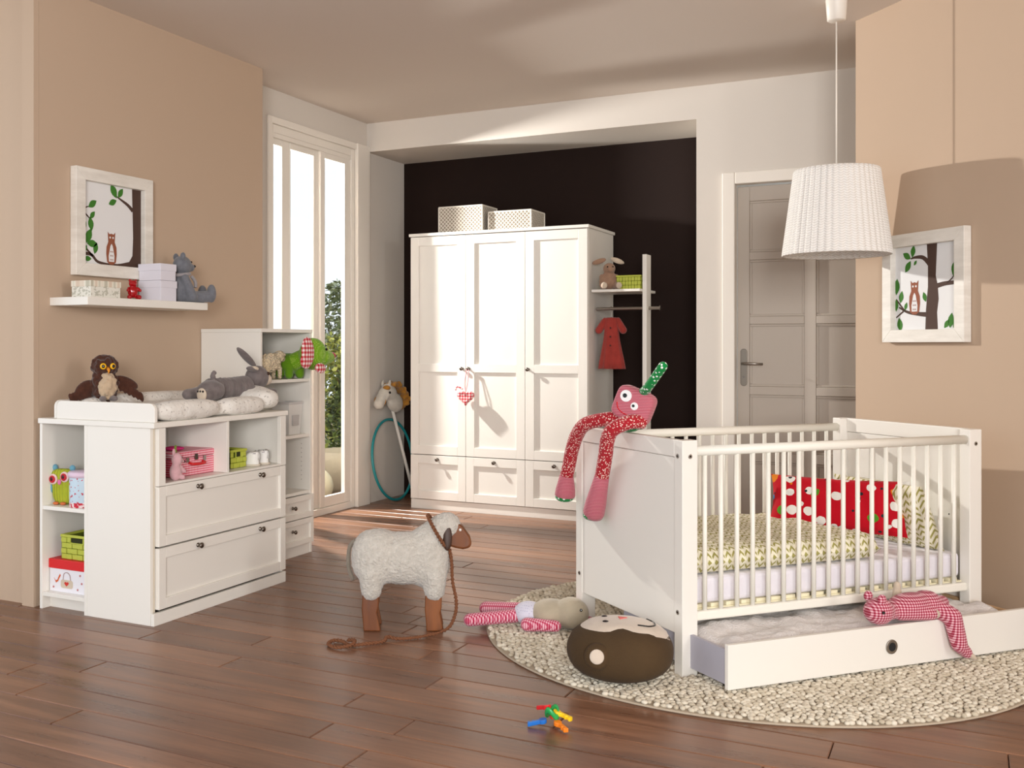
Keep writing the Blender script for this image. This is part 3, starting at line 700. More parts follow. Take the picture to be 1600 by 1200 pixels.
for i, (yy, lab) in enumerate(((4.215, 'white baby shoe next to the lime basket'), (4.3, 'white baby shoe at the right end of the cubby'))):
    t = thing('baby_shoe', lab, 'shoe', (-3.16, yy, .604), math.radians(180-8*i), 'pair of baby shoes')
    v = []; f = []; n = 24
    out = lambda a: (.055*math.cos(a)+(.006 if math.cos(a) > 0 else 0), (.031+.004*math.cos(a))*math.sin(a))
    prof = [(0, .96), (.008, 1.0), (.02, .98), (.04, .93), (.055, .84)]
    for j, (z, sc) in enumerate(prof):
        for k_ in range(n):
            a = 2*math.pi*k_/n; x, yv = out(a); zz = z+(z/.055)*(.018 if math.cos(a) < -.2 else (-.012 if math.cos(a) > .5 else 0)); v.append((x*sc-(1-sc)*.02, yv*sc, zz))
    for sc, z in ((.72, .05), (.66, .02)):
        for k_ in range(n): a = 2*math.pi*k_/n; x, yv = out(a); v.append((x*sc-.014, yv*sc, z+(.014 if math.cos(a) < -.2 else (-.01 if math.cos(a) > .5 else 0))*(1 if z > .03 else 0)))
    for j in range(6):
        for k_ in range(n): f.append((j*n+k_, j*n+(k_+1) % n, (j+1)*n+(k_+1) % n, (j+1)*n+k_))
    f.append(tuple(range(n))); f.append(tuple(range(6*n, 7*n)))
    MB().add(v, f).build('upper', SHOE, t, smooth=True)
    MB().lathe([(0, 0), (1, 0), (1.02, .004), (1, .009), (0, .009)], n=24).build('sole', plain('shoe_sole', (206, 196, 180), .7), t, smooth=True).scale = (.061, .036, 1)
    MB().ell((-.026, 0, .058), (.026, .021, .005), RY(16)).build('lining', M('shoe_lining', plain, (140, 132, 140), .8), t, smooth=True)
    MB().tube([(.0, -.028, .042), (.004, 0, .055), (.0, .028, .042)], .006, 6).build('strap', SHOE, t, smooth=True)
    MB().tube([(-.056, -.004, .03), (-.057, 0, .066), (-.054, .004, .03)], .003, 6).build('heel_tab', SHOE, t, smooth=True)
# end shelf: owl cushion, tins, basket, red-lidded box
OLV = N('lime_corduroy'); xz = OLV.xyz(); OLV.bump(OLV.math('SINE', OLV.math('MULTIPLY', xz[0], 500.)), .6, .004); OLV = OLV.set(OLV.mix(OLV.noise(20), lin(150, 160, 20), lin(196, 204, 60)), .9)
BLU = fabric('sky_blue_felt', (120, 180, 204)); 
t = thing('owl_cushion', 'lime green owl cushion with big red eyes on the end shelf', 'plush toy', (-3.681, 3.50, .47), math.radians(8)); t.scale = (1.22, 1.0, 1.22)
m = MB().ell((0, 0, .06), (.045, .03, .062), e=.7).ell((0, 0, .094), (.053, .03, .04), e=.65); m.build('body', OLV, t, remesh=.005)
for s_ in (-1, 1): MB().ell((s_*.04, 0, .137), (.012, .012, .012)).build('ear_tuft', BLU, t, smooth=True)
MB().ell((-.047, -.008, .06), (.01, .016, .034), RY(14)).build('wing', BLU, t, smooth=True)
for s_, zz in ((-1, .096), (1, .106)):
    e = MB().ell((s_*.026-.002, -.032, zz), (.02, .007, .02)).build('eye', plain('eye_pink', (232, 200, 196), .8), t, smooth=True)
    MB().ell((s_*.026-.002, -.0385, zz), (.014, .004, .014)).build('iris', plain('eye_red', (190, 24, 40), .6), e, smooth=True)
    MB().ell((s_*.026-.003, -.042, zz+.001), (.006, .003, .007)).build('pupil', plain('eye_dark', (50, 8, 14), .4), e, smooth=True)
MB().ell((.002, -.034, .086), (.008, .006, .01)).build('beak', plain('beak_pink', (224, 120, 170), .8), t, smooth=True)
for s_ in (-1, 1): MB().ell((s_*.016, -.03, .006), (.012, .012, .006)).build('foot', plain('foot_orange', (206, 110, 60), .8), t, smooth=True)
def tin(label, loc, r, h, c1, lidc):
    t = thing('storage_tin', label, 'tin', loc, 0, 'tins on the end shelf')
    n = N('tin_print'); x = n.xyz(); z = x[2]; base = n.mix(n.math('GREATER_THAN', n.noise(70, 1), .63), lin(*c1), lin(190, 50, 70))
    base = n.mix(n.math('LESS_THAN', z, .022), base, n.mix(n.math('GREATER_THAN', n.noise(90, 1), .5), lin(236, 214, 214), lin(196, 40, 60)))
    MB().lathe([(0, 0), (r*.985, 0), (r, .004), (r, h-.018)], n=40).build('body', n.set(base, .4), t, smooth=True)
    MB().lathe([(r+.001, h-.026), (r+.006, h-.024), (r+.006, h-.006), (r, h), (0, h+.002)], n=40).build('lid', plain('tin_lid', lidc, .4), t, smooth=True)
tin('pale blue printed tin with lilac lid beside the owl cushion', (-3.553, 3.495, .47), .062, .16, (196, 216, 230), (220, 196, 214))
tin('taller tin with light blue lid at the back of the end shelf', (-3.54, 3.65, .47), .055, .225, (226, 224, 214), (160, 200, 226))
t = thing('keepsake_box', 'white printed box with red lid on the bottom end shelf', 'box', (-3.612, 3.57, .076))
PAPER = plain('white_card', (232, 230, 236), .7); REDL = plain('red_card', (214, 26, 30), .5)
bx(-.115, .115, -.11, .11, 0, .13).build('body', PAPER, t, bevel=.002); bx(-.119, .119, -.114, .114, .105, .148).build('lid', REDL, t, bevel=.003)
pr = MB().prism(rounded(-.045, .03, .02, .058, .012), (0, -.1102, 0), (1, 0, 0), (0, 0, 1), (0, -.001, 0)).build('printed_bag', plain('print_beige', (206, 190, 170), .8), t)
MB().prism([(p[0]*.2-.008, (p[1]-.06)*.2+.04) for p in poly], (0, -.1115, 0), (1, 0, 0), (0, 0, 1), (0, -.001, 0)).build('printed_heart', plain('print_red', (204, 50, 40), .8), pr)
MB().tube(curve_pts([(-.03, -.111, .058), (-.024, -.111, .085), (-.004, -.111, .092), (.012, -.111, .08), (.016, -.111, .058)], 5), .002, 6).build('printed_strap', plain('print_grey', (170, 150, 150), .8), t)
MB().prism([(-.088, .062), (-.078, .05), (-.066, .054), (-.058, .07), (-.05, .082), (-.045, .076), (-.054, .062), (-.062, .048), (-.074, .04)], (0, -.1102, 0), (1, 0, 0), (0, 0, 1), (0, -.001, 0)).build('printed_bird', plain('print_orange', (208, 96, 50), .8), t)
for a, b in ((.06, .02), (.085, .05), (-.09, .02), (.075, .085)): MB().tube([(a, -.1102, b), (a, -.1115, b)], .005, 10).build('printed_dot', plain('print_rose', (190, 120, 120), .8), t)
woven_basket('woven_basket', 'lime woven basket standing on the red-lidded box', (-3.575, 3.575, .224), .2, .19, .112, 6, 4)

# ------------------------------------------------------------------ left wall: picture, shelf and what stands on it
def leaf_poly(L, W, n=6):
    return [(L*i/n, W*math.sin(math.pi*i/n)) for i in range(n+1)]+[(L*i/n, -W*math.sin(math.pi*i/n)) for i in range(n-1, 0, -1)]
INKB = plain('ink_brown', (74, 52, 42), .8); INKG = plain('ink_green', (58, 120, 34), .8); INKO = plain('ink_owl', (146, 84, 58), .8); PRW = plain('print_white', (228, 228, 228), .7)
def picture(name, label, mtx, mirror, trunk, branches, leaves, owl):
    """local: x along the wall, z up, faces -y; size .53 x .52"""
    t = thing(name, label, 'picture', (0, 0, 0)); t.matrix_world = mtx; MW[t.name] = mtx
    W, Hh, fw, th = .265, .26, .06, .042
    FRM = M('picture_frame_white', wood, (240, 236, 228), (214, 208, 198), (6, 6, 30), .5)
    for (q, mtr) in (([(-W, -Hh), (W, -Hh), (W-fw, -Hh+fw), (-W+fw, -Hh+fw)], 0), ([(-W, Hh), (-W+fw, Hh-fw), (W-fw, Hh-fw), (W, Hh)], 0), ([(-W, -Hh), (-W+fw, -Hh+fw), (-W+fw, Hh-fw), (-W, Hh)], 0), ([(W, -Hh), (W, Hh), (W-fw, Hh-fw), (W-fw, -Hh+fw)], 0)):
        MB().prism(q, (0, -th, 0), (1, 0, 0), (0, 0, 1), (0, th-.002, 0)).build('frame_rail', FRM, t, bevel=.002)
    p = bx(-W+fw, W-fw, -.012, -.004, -Hh+fw, Hh-fw).build('print', PRW, t)
    iw = W-fw; ih = Hh-fw; e = [0]
    def flat(nm, poly_, mat, lvl):
        e[0] += 1; MB().prism([(max(-iw, min(iw, a)), max(-ih, min(ih, b))) for a, b in poly_], (0, -.0122-.0004*lvl, 0), (1, 0, 0), (0, 0, 1), (0, -.0003, 0)).build(nm, mat, p)
    flat('printed_trunk', trunk, INKB, 0)
    for pts, r0, r1 in branches:
        c_ = curve_pts([(a, 0, b) for a, b in pts], 6); n = len(c_); L = []; R_ = []
        for i, q in enumerate(c_):
            d = (c_[min(i+1, n-1)]-c_[max(i-1, 0)]).normalized(); nn_ = Vector((-d.z, 0, d.x)); rr = r0+(r1-r0)*i/(n-1)
            L.append((q.x+nn_.x*rr, q.z+nn_.z*rr)); R_.append((q.x-nn_.x*rr, q.z-nn_.z*rr))
        flat('printed_branch', L+R_[::-1], INKB, 1)
    for (a, b, ang, L) in leaves:
        ca, sa = math.cos(math.radians(ang)), math.sin(math.radians(ang))
        flat('printed_leaf', [(a+x*ca-y_*sa, b+x*sa+y_*ca) for x, y_ in leaf_poly(L, L*.26)], INKG, 2)
    ox, oz, sc = owl
    body = [(-.03, .0), (-.036, .04), (-.034, .075), (-.022, .1), (-.026, .15), (-.014, .138), (0, .142), (.014, .138), (.026, .15), (.022, .1), (.034, .075), (.036, .04), (.03, .0), (.012, -.012), (-.012, -.012)]
    flat('printed_owl', [(ox+a*sc, oz+b*sc) for a, b in body], INKO, 2)
    flat('printed_belly', [(ox+a*sc, oz+b*sc) for a, b in [(-.018, .002), (-.02, .03), (-.008, .08), (0, .092), (.008, .08), (.02, .03), (.018, .002)]], PRW, 3)
    for i in range(3):
        for j in range(3): flat('printed_feather', [(ox+(-.008+.008*j+a)*sc, oz+(.012+.02*i+b)*sc) for a, b in ((-.0025, 0), (0, -.005), (.0025, 0), (0, .005))], INKO, 4)
    for s_ in (-1, 1): flat('printed_eye', [(ox+(s_*.01+.0055*math.cos(q))*sc, oz+(.122+.0055*math.sin(q))*sc) for q in [i*.785 for i in range(8)]], PRW, 3)
    return t
ml = Matrix.Translation((-3.787, 3.905, 1.797)) @ Matrix.Rotation(math.radians(90), 4, 'Z')
tl = [(.14, .2), (.205, .2), (.205, -.2), (.02, -.2), (.0, -.192), (.06, -.185), (.12, -.172), (.143, -.14), (.148, -.05), (.145, .05)]
picture('wall_picture', 'white-framed owl and tree picture above the left wall shelf', ml, False, tl,
        [([(.145, .09), (.11, .115), (.065, .135), (.03, .15)], .011, .003), ([(-.205, -.15), (-.14, -.155), (-.1, -.185), (-.03, -.195), (.03, -.194)], .008, .006), ([(-.2, -.09), (-.17, -.13), (-.13, -.16)], .004, .006), ([(-.205, .06), (-.17, .035), (-.15, .02)], .005, .003), ([(-.2, .06), (-.17, .075), (-.15, .08)], .004, .002)],
        [(.03, .14, 120, .08), (.04, .145, 55, .06), (.03, .13, 205, .06), (-.16, .075, 35, .065), (-.15, .02, 50, .05), (-.15, .03, -80, .07), (-.2, -.04, 60, .05), (-.175, -.1, 65, .08), (-.17, -.1, 0, .07), (-.12, -.15, 75, .06), (-.19, -.145, 60, .04), (-.19, -.175, 0, .05)], (-.005, -.182, 1.0))
mr = MW['wall_right'] @ Matrix.Translation((.515, 0, 1.475))
tr_ = [(.005, .2), (.07, .2), (.062, .05), (.075, 0), (.08, -.06), (.07, -.12), (.075, -.2), (-.005, -.2), (.0, -.1), (.012, 0), (.012, .1)]
picture('wall_picture', 'white-framed owl and tree picture on the right wall behind the lamp', mr, False, tr_,
        [([(.02, .11), (-.02, .14), (-.07, .145), (-.1, .14)], .013, .003), ([(.06, .0), (.12, .01), (.205, .012)], .012, .008), ([(.13, .01), (.16, .03), (.18, .05)], .004, .002), ([(.01, -.13), (-.05, -.125), (-.12, -.115), (-.18, -.09)], .012, .004), ([(-.14, -.11), (-.18, -.07), (-.2, -.05)], .005, .003), ([(-.15, -.11), (-.2, -.14)], .005, .003)],
        [(-.1, .14, 150, .06), (-.09, .145, 80, .06), (-.1, .13, 235, .065), (-.06, .13, 230, .03), (.17, .04, 75, .08), (.19, .035, 50, .05), (-.2, -.03, 85, .08), (-.17, -.07, 80, .06), (-.2, -.11, 90, .06), (-.18, -.14, -80, .07), (-.14, -.105, 70, .04), (.0, -.07, 110, .05), (.115, -.195, 50, .05), (.15, -.195, 80, .07), (.17, -.195, 60, .06)], (-.075, -.115, 1.0))
sh = tag(bx(0, .24, 0, .852, 0, .038).build('wall_shelf', WHITE, bevel=.002), 'white floating shelf on the left wall under the picture', 'shelf'); sh.location = (-3.787, 3.515, 1.386)
STOP = 1.424
FLO = N('floral_card'); FLO = FLO.set(FLO.mix(FLO.math('GREATER_THAN', FLO.noise(75, 2), .54), lin(226, 224, 214), lin(186, 184, 170)), .8)
STR = N('striped_lid'); sx_ = STR.xyz(); STR = STR.set(STR.ramp(STR.noise(28, 0, STR.mapping((1, 1, .01))), [(.35, lin(214, 196, 176)), (.5, lin(232, 228, 214)), (.65, lin(190, 186, 168))]), .8)
t = thing('gift_box', 'floral box with striped lid at the left end of the wall shelf', 'box', (-3.64, 3.662, STOP))
bx(-.06, .06, -.096, .096, 0, .055).build('body', FLO, t, bevel=.002); bx(-.063, .063, -.099, .099, .05, .078).build('lid', STR, t, bevel=.002)
LIL = plain('lilac_card', (222, 220, 230), .7)
for (lab, z0, hh, s_, yy) in (('larger lilac-white box with lid on the wall shelf, under another', STOP, .105, .062, 4.12), ('smaller lilac-white box stacked on the larger one on the shelf', STOP+.106, .085, .06, 4.117)):
    t = thing('lidded_box', lab, 'box', (-3.67, yy, z0), 0, 'lilac boxes on the wall shelf')
    bx(-.072, .072, -s_+.003, s_-.003, 0, hh-.03).build('body', LIL, t, bevel=.002); bx(-.075, .075, -s_, s_, hh-.036, hh).build('lid', LIL, t, bevel=.002)
RGL = N('red_glass'); RGL.b.inputs['Transmission Weight'].default_value = .35; RGL = RGL.set(lin(190, 14, 26), .12, 0, .6)
t = thing('glass_figurine', 'shiny red glass bear figurine between the shelf boxes', 'figurine', (-3.62, 3.885, STOP), math.radians(-30))
m = MB().ell((0, 0, .04), (.022, .025, .032)).ell((.004, 0, .079), (.02, .021, .018)).ell((0, .015, .095), .007, nu=8, nv=6).ell((0, -.015, .095), .007, nu=8, nv=6).ell((.022, 0, .076), (.009, .009, .008))
for s_ in (-1, 1): m.capsule((.012, s_*.02, .012), (.026, s_*.024, .012), .012).capsule((.008, s_*.022, .055), (.02, s_*.03, .045), .008)
m.build('bear', RGL, t, remesh=.003, sm=3)
GBR = fabric('grey_wool', (128, 130, 136), (92, 94, 102), 190, nscale=50)
t = thing('teddy_bear', 'grey teddy bear sitting at the right end of the wall shelf', 'plush toy', (-3.64, 4.262, STOP), math.radians(66))
m = MB().ell((0, 0, .075), (.055, .055, .08)).ell((.008, 0, .195), (.05, .05, .05)).ell((.05, 0, .185), (.028, .026, .023))
for s_ in (-1, 1): m.ell((-.008, s_*.042, .24), (.013, .022, .022)).capsule((.0, s_*.05, .125), (.035, s_*.068, .028), .023, .026).capsule((.03, s_*.042, .03), (.13, s_*.052, .032), .031, .03).ell((.15, s_*.052, .05), (.024, .032, .05))
m.build('body', GBR, t, remesh=.006)
MB().ell((.077, 0, .193), (.008, .01, .007)).build('nose', BLK, t, smooth=True)
for s_ in (-1, 1): MB().ell((.05, s_*.022, .213), .005, nu=8, nv=6).build('eye', BLK, t, smooth=True)
MB().tube([(.045*math.cos(q), .048*math.sin(q), .145+.006*math.cos(q)) for q in [i*2*math.pi/24 for i in range(25)]], .009, 8).build('scarf', M('scarf_grey', fabric, (170, 164, 166)), t, smooth=True)
MB().tube(curve_pts([(.05, -.02, .14), (.068, -.03, .11), (.066, -.035, .08)], 5), .009, 8).build('scarf_end', MATS['scarf_grey'], t, smooth=True)

# ------------------------------------------------------------------ hobby horse and hoop in the alcove corner
t = thing('hobby_horse', 'cream hobby horse with brown mane leaning in the alcove corner', 'hobby horse', (-3.88, 7.33, 0))
HW = fabric('cream_fleece', (236, 230, 218), None, 120); MAN = fabric('golden_mane', (196, 142, 60), (150, 98, 34), 90)
MB().tube([(-3.885, 7.33, .002), (-3.965, 7.12, .70)], .0125, 12).build('stick', WHITE, t, True, smooth=True)
m = MB().ell((-3.955, 7.14, .755), (.05, .105, .075), RX(-20)).ell((-3.96, 7.06, .835), (.05, .1, .065), RX(-25)).capsule((-3.96, 6.985, .83), (-3.955, 6.9, .765), .05, .04).ell((-3.955, 6.888, .755), (.042, .04, .042))
m.build('head', HW, t, True, remesh=.008)
m = MB(); rg = random.Random(2)
for i in range(110):
    q = i/109; a_ = math.radians(105-118*q); p = Vector((-3.945, 7.085+.185*math.cos(a_), .745+.155*math.sin(a_))); m.ell(p+Vector((rg.gauss(0, .02), rg.gauss(0, .008), rg.gauss(0, .008))), .018, nu=7, nv=5)
m.build('mane', MAN, t, True, remesh=.006, sm=1)
MB().ell((-3.94, 6.985, .875), (.03, .03, .02)).build('forelock', MAN, t, True, smooth=True)
for s_ in (-1, 1): MB().ell((-3.97+s_*.03, 7.03, .905), (.01, .016, .03), RX(-20)).build('ear', HW, t, True, smooth=True)
MB().ell((-3.91, 6.98, .84), .01, nu=8, nv=6).build('eye', BLK, t, True, smooth=True)
MB().tube([(-3.965+.05*math.cos(q), 6.925+.02*math.sin(q)*.6, .775+.045*math.sin(q)) for q in [i*2*math.pi/20 for i in range(21)]], .004, 6).build('bridle', MAN, t, True)
t = tag(MB().tube([(.016*math.sin(q), .312*math.cos(q), .31*math.sin(q)) for q in [i*2*math.pi/64 for i in range(65)]], .0105, 10, False).build('toy_hoop', plain('teal_plastic', (30, 140, 146), .35), smooth=True), 'thin teal hoop leaning in the alcove corner behind the hobby horse', 'hoop')
t.location = (-3.94, 7.085, .318); t.rotation_euler = (0, math.radians(-11), 0)
# ------------------------------------------------------------------ pendant lamp
LX, LY = -.567, 5.45
t = thing('pendant_lamp', 'white knitted pendant lamp hanging from the ceiling above the cot', 'lamp', (LX, LY, 0))
MB().lathe([(0, H), (.05, H-.0005), (.05, H-.004), (.043, H-.1), (.036, H-.105), (.008, H-.108), (0, H-.108)], n=32).build('ceiling_rose', TRIMW, t, smooth=True)
MB().tube([(0, 0, H-.105), (0, 0, 2.0)], .0035, 8).build('cord', TRIMW, t, smooth=True)
KN = N('white_knit'); kx = KN.xyz()
ang = KN.math('ARCTAN2', kx[1], kx[0]); aa = KN.math('ABSOLUTE', KN.math('SINE', KN.math('MULTIPLY', ang, 24)))
st = KN.math('SINE', KN.math('ADD', KN.math('MULTIPLY', kx[2], 520.), KN.math('MULTIPLY', aa, 4.0)))
KN.bump(st, .35, .003); KN = KN.set(KN.mix(KN.math('MULTIPLY_ADD', st, .5, .5), lin(228, 224, 218), lin(248, 246, 242)), .95, 0, .1, .2)
def rib(a, z): return 1+.035*abs(math.sin(24*a))
zb, zt, rb, rt = 1.648, 2.048, .243, .192
prof = [(rt*.93, zt+.004), (rt*.97, zt+.006), (rt, zt)]+[(rt+(rb-rt)*k/12, zt-(zt-zb)*k/12) for k in range(1, 12)]+[(rb, zb), (rb*1.005, zb-.008), (rb*.98, zb-.012), (rb*.965, zb-.004), (rb*.955, zb+.01)]
prof += [(rt*.95+(rb*.955-rt*.95)*(1-k/6), zb+.01+(zt-.01-zb-.01)*k/6) for k in range(1, 7)]+[(rt*.93, zt+.004)]
MB().lathe(prof, n=260, fn=rib).build('shade', KN, t, smooth=True)
m = MB()
for k in range(3): a = k*2.094; m.tube([(0, 0, zt-.05), (rt*.94*math.cos(a), rt*.94*math.sin(a), zt-.006)], .002, 6)
m.build('shade_ring', TRIMW, t)
MB().tube([(0, 0, 2.02), (0, 0, 1.93)], [.02, .02], 16).ell((0, 0, 1.87), (.03, .03, .045)).build('bulb_holder', TRIMW, t, smooth=True)

# ------------------------------------------------------------------ sheep on wheels-less wooden legs
t = thing('ride_on_sheep', 'large grey-white fleece sheep with wooden legs standing on the floor', 'toy sheep', (-2.128, 3.92, 0), math.radians(27))
WOO = N('fleece'); WOO.bump(WOO.noise(95, 3), .9, .012); WOO = WOO.set(WOO.mix(WOO.noise(50, 3), lin(176, 170, 160), lin(222, 216, 206)), .95, 0, .1, .5)
OAK = wood('oiled_wood', (138, 80, 36), (98, 52, 22), (20, 20, 4), .45)
m = MB().ell((-.11, 0, .3), (.115, .105, .118), e=.85).ell((0, 0, .295), (.15, .1, .112), e=.9).ell((.1, 0, .29), (.1, .1, .12), e=.9).capsule((.1, 0, .36), (.165, 0, .425), .078, .06).ell((.185, 0, .435), (.06, .056, .056))
for sx in (-.135, .13):
    for sy in (-.055, .055): m.capsule((sx, sy, .24), (sx, sy, .17), .056, .046)
b = m.build('fleece', WOO, t, remesh=.009, sm=6)
tx = bpy.data.textures.new('fleece_clumps', 'CLOUDS'); tx.noise_scale = .012; tx.noise_depth = 2
md = b.modifiers.new('d', 'DISPLACE'); md.texture = tx; md.strength = .008; md.texture_coords = 'LOCAL'
def leg_poly(s): return [(-.034, .19), (.034, .19), (.031, .1), (.024, .075), (.03, .05), (.04, .0), (-.032, .0), (-.036, .05), (-.04, .09)]
for sx, lean in ((-.135, 0), (.13, 0)):
    for sy in (-.055, .055): MB().prism([(sx+a*(1 if sx > 0 else 1), z) for a, z in leg_poly(1)], (0, sy-.018, 0), (1, 0, 0), (0, 0, 1), (0, .036, 0)).build('leg', OAK, t, bevel=.005)
fc = MB().prism([(.182, .452), (.215, .456), (.25, .435), (.283, .388), (.29, .36), (.28, .342), (.252, .336), (.218, .342), (.188, .352), (.174, .4)], (0, -.032, 0), (1, 0, 0), (0, 0, 1), (0, .064, 0)).build('face', OAK, t, bevel=.014, seg=3)
for s_ in (-1, 1):
    MB().ell((.185, s_*.054, .392), (.02, .009, .055), RX(s_*8)).build('ear', M('dark_leather', plain, (58, 32, 16), .5), t, smooth=True)
    MB().ell((.24, s_*.031, .42), .006, nu=10, nv=8).build('eye', M('white_bead', plain, (236, 236, 230), .3), fc, smooth=True)
MB().tube(curve_pts([(-.205, -.005, .37), (-.23, -.005, .34), (-.235, -.005, .26), (-.215, -.005, .2)], 5), [.009]*14+[.008]*2, 8).build('tail', M('tail_felt', fabric, (150, 140, 126)), t, smooth=True)
ROPE = N('jute'); ROPE.bump(ROPE.noise(200, 2), .8, .004); ROPE = ROPE.set(lin(122, 76, 48), .9)
def rope(parent, pts, world=True, name='rope'):
    c_ = curve_pts(pts, 10); m = MB(); n = len(c_); L = 0; A = []; B = []
    for i, p in enumerate(c_):
        d = (c_[min(i+1, n-1)]-c_[max(i-1, 0)]).normalized(); u = d.cross(Vector((.3, .2, 1))).normalized(); w_ = d.cross(u)
        if i: L += (p-c_[i-1]).length
        q = L*210; A.append(p+(u*math.cos(q)+w_*math.sin(q))*.0042); B.append(p-(u*math.cos(q)+w_*math.sin(q))*.0042)
    m.tube(A, .0046, 6).tube(B, .0046, 6); return m.build(name, ROPE, parent, world, smooth=True)
rope(t, [(.145+.075*math.cos(q)*.55, .078*math.sin(q), .405-.078*math.cos(q)*.9) for q in [i*2*math.pi/14 for i in range(15)]], False, 'rope_collar')
sheepM = MW[t.name]
hang = [tuple(sheepM @ Vector(p)) for p in ((.195, -.03, .338), (.203, -.05, .29), (.207, -.065, .21), (.222, -.075, .13), (.215, -.09, .07), (.18, -.11, .02))]
rope(t, hang+[(-1.975, 3.80, .009), (-2.04, 3.725, .009), (-2.085, 3.705, .016), (-2.08, 3.66, .009), (-2.115, 3.60, .011), (-2.17, 3.555, .009), (-2.23, 3.585, .010), (-2.262, 3.575, .010), (-2.255, 3.525, .010), (-2.20, 3.50, .010), (-2.155, 3.535, .016), (-2.17, 3.585, .020), (-2.21, 3.60, .014)])

# ------------------------------------------------------------------ rug
RC = Vector((-.815, 4.491)); RR = 1.075
CA = math.atan2(.753, .658); Dv = Vector((math.cos(CA), math.sin(CA))); Cv = Vector((-math.sin(CA), math.cos(CA))); CN = Vector((-.908, 3.77))
def cw(s_, t_, z=0): p = CN+Dv*s_+Cv*t_; return Vector((p.x, p.y, z))
t = thing('round_rug', 'round cream loop-pile rug under the cot', 'rug', (RC.x, RC.y, 0))
MB().lathe([(0, .0005), (RR, .0005), (RR+.004, .004), (RR, .008), (0, .008)], n=120).build('backing', plain('rug_backing', (180, 166, 146), .95), t)
legs = [cw(a, b) for a in (.033, 1.418) for b in (.035, .727)]
ico_v = []; ico_f = []
import bmesh
bm_ = bmesh.new(); bmesh.ops.create_icosphere(bm_, subdivisions=2, radius=1); bm_.verts.ensure_lookup_table()
iv = np.array([v.co[:] for v in bm_.verts]); ifc = np.array([[v.index for v in f.verts] for f in bm_.faces]); bm_.free()
rg = np.random.RandomState(3); cent = []
step = .0215; g = np.arange(-RR, RR, step)
for ix, x in enumerate(g):
    for iy, y in enumerate(g):
        px = x+rg.uniform(-.006, .006)+(iy % 2)*step*.5; py = y+rg.uniform(-.006, .006)
        if px*px+py*py > (RR-.006)**2: continue
        gx, gy = px+RC.x, py+RC.y
        if any(abs((gx-l.x)*Dv.x+(gy-l.y)*Dv.y) < .045 and abs((gx-l.x)*Cv.x+(gy-l.y)*Cv.y) < .047 for l in legs): continue
        cent.append((px, py))
nb = len(cent); V = np.zeros((nb, len(iv), 3)); 
for i, (px, py) in enumerate(cent):
    a = rg.uniform(0, 6.28); s1, s2, s3 = rg.uniform(.0105, .0145), rg.uniform(.008, .0105), rg.uniform(.006, .0085)
    q = iv*np.array([s1, s2, s3]); c_, s_ = math.cos(a), math.sin(a)
    V[i, :, 0] = q[:, 0]*c_-q[:, 1]*s_+px; V[i, :, 1] = q[:, 0]*s_+q[:, 1]*c_+py; V[i, :, 2] = q[:, 2]+.0115+rg.uniform(0, .003)
Fc = (ifc[None]+(np.arange(nb)*len(iv))[:, None, None]).reshape(-1, 3); V = V.reshape(-1, 3)
me = bpy.data.meshes.new('pile'); me.vertices.add(len(V)); me.vertices.foreach_set('co', V.ravel()); me.loops.add(len(Fc)*3); me.loops.foreach_set('vertex_index', Fc.ravel().astype(np.int32))
me.polygons.add(len(Fc)); me.polygons.foreach_set('loop_start', np.arange(0, len(Fc)*3, 3).astype(np.int32)); me.polygons.foreach_set('use_smooth', [True]*len(Fc)); me.update(calc_edges=True); me.validate()
RUG = N('wool_loop'); gi = RUG.node('ShaderNodeNewGeometry'); me.materials.append(RUG.set(RUG.ramp(gi.outputs['Random Per Island'], [(0, lin(192, 180, 158)), (.5, lin(212, 202, 182)), (1, lin(228, 220, 202))]), .95, 0, .1, .2))
o = bpy.data.objects.new('pile', me); col.objects.link(o); o.parent = t; o['kind'] = 'stuff'

# ------------------------------------------------------------------ cot (local x = along its length, y = away from the viewer)
cot = thing('baby_cot', 'white slatted baby cot standing on the round rug', 'cot', (CN.x, CN.y, 0), CA)
L_, W_, HT = 1.452, .762, .858
def end_board(s0, s1, outer):
    e = MB(); e.box(s0, s1, 0, .05, 0, HT).box(s0, s1, W_-.05, W_, 0, HT)
    for a, b in ((0, .05), (W_-.05, W_)): MB().box(s0, s1, a, b, .0, HT).build('post', WHITE, cot, bevel=.003)
    f0, f1 = (s0, s0+.03) if outer < 0 else (s1-.03, s1)
    MB().box(f0, f1, .05, W_-.05, .795, HT).build('top_rail', WHITE, cot, bevel=.003)
    MB().box(f0+.004, f1-.004, .05, W_-.05, .155, .7935).build('end_panel', WHITE, cot, bevel=.002)
end_board(0, .066, -1); end_board(L_-.066, L_, 1)
sh = None
for side, yy in ((0, .024), (1, W_-.024)):
    MB().tube([(.066, yy, .816), (L_-.066, yy, .816)], .0185, 16).build('top_rail_bar', CREAMW, cot, smooth=True)
    MB().box(.066, L_-.066, yy-.014, yy+.014, .2, .235).build('bottom_rail', CREAMW, cot, bevel=.008, seg=3)
    for k in range(19):
        if sh is None: o = MB().tube([(0, 0, .234), (0, 0, .80)], .0088, 12).build('bar', CREAMW, cot, smooth=True); sh = o.data
        else: o = bpy.data.objects.new('bar', sh); col.objects.link(o); o.parent = cot
        o.location = (.116+.0713*k-.002, yy, 0)
for p, d in (((.033, 0, .80), (0, -1, 0)), ((L_-.033, 0, .80), (0, -1, 0)), ((0, .028, .80), (-1, 0, 0)), ((0, .028, .235), (-1, 0, 0)), ((0, W_-.03, .235), (-1, 0, 0))):
    p, d = Vector(p), Vector(d); b = MB().tube([p, p+d*.0015, p+d*.002], [.0085, .0085, .007], 14).build('bolt', METAL, cot)
    MB().tube([p+d*.0019, p+d*.0025], .004, 6).build('socket', BLK, b)
